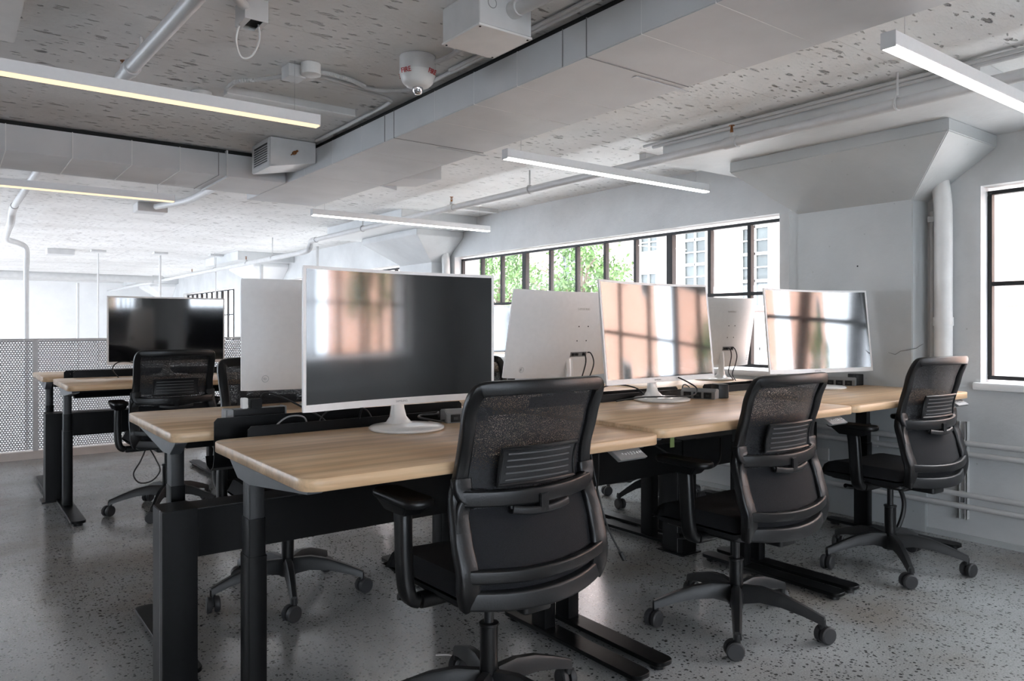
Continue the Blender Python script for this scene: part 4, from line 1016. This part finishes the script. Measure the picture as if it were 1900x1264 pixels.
# ================================================================ outdoors
FX = 20.0
t = thing('pale_building', (FX, 14, -4), 0, 'pale pink brick building with white sash windows seen through the long window', 'building')
MB().box(0, 6, -12, 30, 0, 16).build('wall', M['brickp'], t, smooth=0)
for z0, z1, m in ((5.25, 5.60, 'stone'), (4.9, 5.25, 'stone'), (3.6, 4.9, 'stone'), (8.6, 8.8, 'stone')):
    MB().box(-.08, 0, -12, 26, z0, z1).build('stone_band', M[m], t, smooth=0)
for z in (5.68, 4.55, 4.2): MB().box(-.085, -.0, -12, 26, z, z+(.14 if z > 5 else .03)).build('brick_course', M['bricko'], t, smooth=0)
def sash(y0, y1, z0, z1, nr=6):
    z0 += 4; z1 += 4
    f = MB(); yy0, yy1 = y0-14, y1-14
    f.box(-.12, .0, yy0-.06, yy1+.06, z0-.08, z0); f.box(-.12, 0, yy0-.06, yy1+.06, z1, z1+.06); f.box(-.12, 0, yy0-.06, yy0, z0, z1); f.box(-.12, 0, yy1, yy1+.06, z0, z1)
    f.box(-.10, -.02, (yy0+yy1)/2-.02, (yy0+yy1)/2+.02, z0, z1)
    for k in range(1, nr):
        z = z0+(z1-z0)*k/nr; w = .045 if k % 2 == 0 else .018; f.box(-.10, -.02, yy0, yy1, z-w, z+w)
    w = f.build('window_frame', M['stone'], t, smooth=0)
    MB().box(-.03, -.01, yy0, yy1, z0, z1).build('window_panes', M['pane'], w, smooth=0)
sash(15.8, 16.7, 1.6, 4.9, 8); sash(13.45, 14.4, 1.75, 5.1, 8); sash(13.4, 14.1, -.4, .95, 3); sash(17.9, 18.7, 3.85, 4.5, 2); sash(17.95, 18.7, 2.3, 3.04, 2)
sash(5.6, 6.5, 2.4, 4.9, 6); sash(9.4, 10.3, 1.7, 4.9, 7); sash(22, 23, 1.7, 4.7, 6)
def brick_house(y0, y1, lab):
    t = thing('orange_brick_building', (20, y0, -4), 0, lab, 'building')
    MB().box(0, 6, 0, y1-y0, 0, 14).build('wall', M['bricko'], t, smooth=0)
    n = int((y1-y0)/3.2)
    for k in range(n):
        y = (k+.5)*(y1-y0)/n
        for z in (4.6, 9.0):
            w = MB().box(-.06, 0, y-.6, y+.6, z, z+1.9).build('window_frame', M['stone'], t, smooth=0)
            MB().box(-.07, -.06, y-.5, y+.5, z+.1, z+1.8).build('window_panes', M['pane'], w, smooth=0)
brick_house(-11.5, 1.8, 'nearer orange brick building across the street, mirrored in the curved monitor screens')
brick_house(-26, -21, 'farther orange brick building across the street, mirrored in the nearest monitor screen')
o = MB().box(5.0, 60, -60, 60, -4.3, -4.0).build('street', M['asphalt'], smooth=0); tag(o, kind='structure')
o = MB().box(-60, 5.0, -60, -4.4, -4.3, -4.0).build('rear_street', M['asphalt'], smooth=0); tag(o, kind='structure')
def tree(x, y, zc, R, n, lab):
    t = thing('street_tree', (x, y, -4), 0, lab, 'tree', 'green street trees outside')
    b = MB(); b.tube([(0, 0, 0), (.05, .02, 2.2), (0, .05, zc+4-R*.3), (.05, 0, zc+4+R*.5)], [.16, .13, .09, .03], 10)
    for k in range(9):
        a = k*2.4; b.tube([(0, 0, zc+4-R*.6+k*.12), (math.cos(a)*R*.4, math.sin(a)*R*.4, zc+4-R*.1+k*.1), (math.cos(a)*R*.75, math.sin(a)*R*.75, zc+4+R*.2+k*.05)], [.05, .03, .012], 6)
    b.build('trunk', M['bark'], t)
    rnd = random.Random(int(x*100+y)); f = MB()
    cl = []
    for _ in range(46):
        while 1:
            p = Vector((rnd.uniform(-1, 1), rnd.uniform(-1, 1), rnd.uniform(-1, 1)))
            if p.length < 1: break
        cl.append((Vector((p.x*R, p.y*R, p.z*R*1.1+zc+4)), rnd.uniform(.22, .42)*R*.8))
    for _ in range(n):
        c, r = rnd.choice(cl)
        p = c+Vector((rnd.gauss(0, .5), rnd.gauss(0, .5), rnd.gauss(0, .4)))*r
        s = rnd.uniform(.035, .075)
        u = Vector((rnd.gauss(0, 1), rnd.gauss(0, 1), rnd.gauss(0, 1))).normalized(); v = u.orthogonal().normalized()
        w = u.cross(v)
        f.add([p-v*s, p+w*s*.5, p+v*s, p-w*s*.5], [(0, 1, 2, 3)])
    o = f.build('foliage', M['leaf'], t, smooth=0, fixn=False); o['kind'] = 'stuff'
tree(12.0, 13.2, 2.0, 1.75, 9000, 'leafy green tree seen through the middle panes of the long window')
tree(12.0, 16.5, 1.9, 1.25, 5000, 'leafy green tree seen through the left end panes of the long window')
tree(12.5, -11.0, 2.6, 1.2, 3000, 'green tree down the street, mirrored in the nearest monitor screen')

# ================================================================ light
w = bpy.data.worlds.new('sky'); SC.world = w; w.use_nodes = True
nt = w.node_tree; bg = nt.nodes['Background']
tc = nt.nodes.new('ShaderNodeTexCoord'); sp = nt.nodes.new('ShaderNodeSeparateXYZ'); nt.links.new(tc.outputs['Generated'], sp.inputs[0])
r = ramp(nt, [(.0, (.76, .85, .97)), (.5, (.90, .95, 1.0)), (1.0, (.80, .89, 1.0))]); nt.links.new(sp.outputs[2], r.inputs['Fac'])
nt.links.new(r.outputs['Color'], bg.inputs['Color']); bg.inputs['Strength'].default_value = SKY
s = bpy.data.lights.new('sun', 'SUN'); s.energy = SUN; s.angle = math.radians(2); s.color = (1, .95, .88)
so = bpy.data.objects.new('sun', s); COL.objects.link(so); so.rotation_euler = (math.radians(20), math.radians(-33), 0)
def portal(loc, rot, sx, sy):
    l = bpy.data.lights.new('sky_portal', 'AREA'); l.shape = 'RECTANGLE'; l.size = sx; l.size_y = sy; l.cycles.is_portal = True
    o = bpy.data.objects.new('sky_portal', l); COL.objects.link(o); o.location = loc; o.rotation_euler = rot
for a, c in OP: portal((WX+.2, (a+c)/2, 1.43), (0, PI/2, 0), 1.06, c-a)
portal((-1.0, YB-.2, 1.43), (PI/2, 0, 0), 7.2, 1.06)
for a, c in LO: 
    z0, z1 = (.5 if a < 8 else -1.5), 2.2
    portal((XL-.1, (a+c)/2, (z0+z1)/2), (0, -PI/2, 0), z1-z0, c-a)
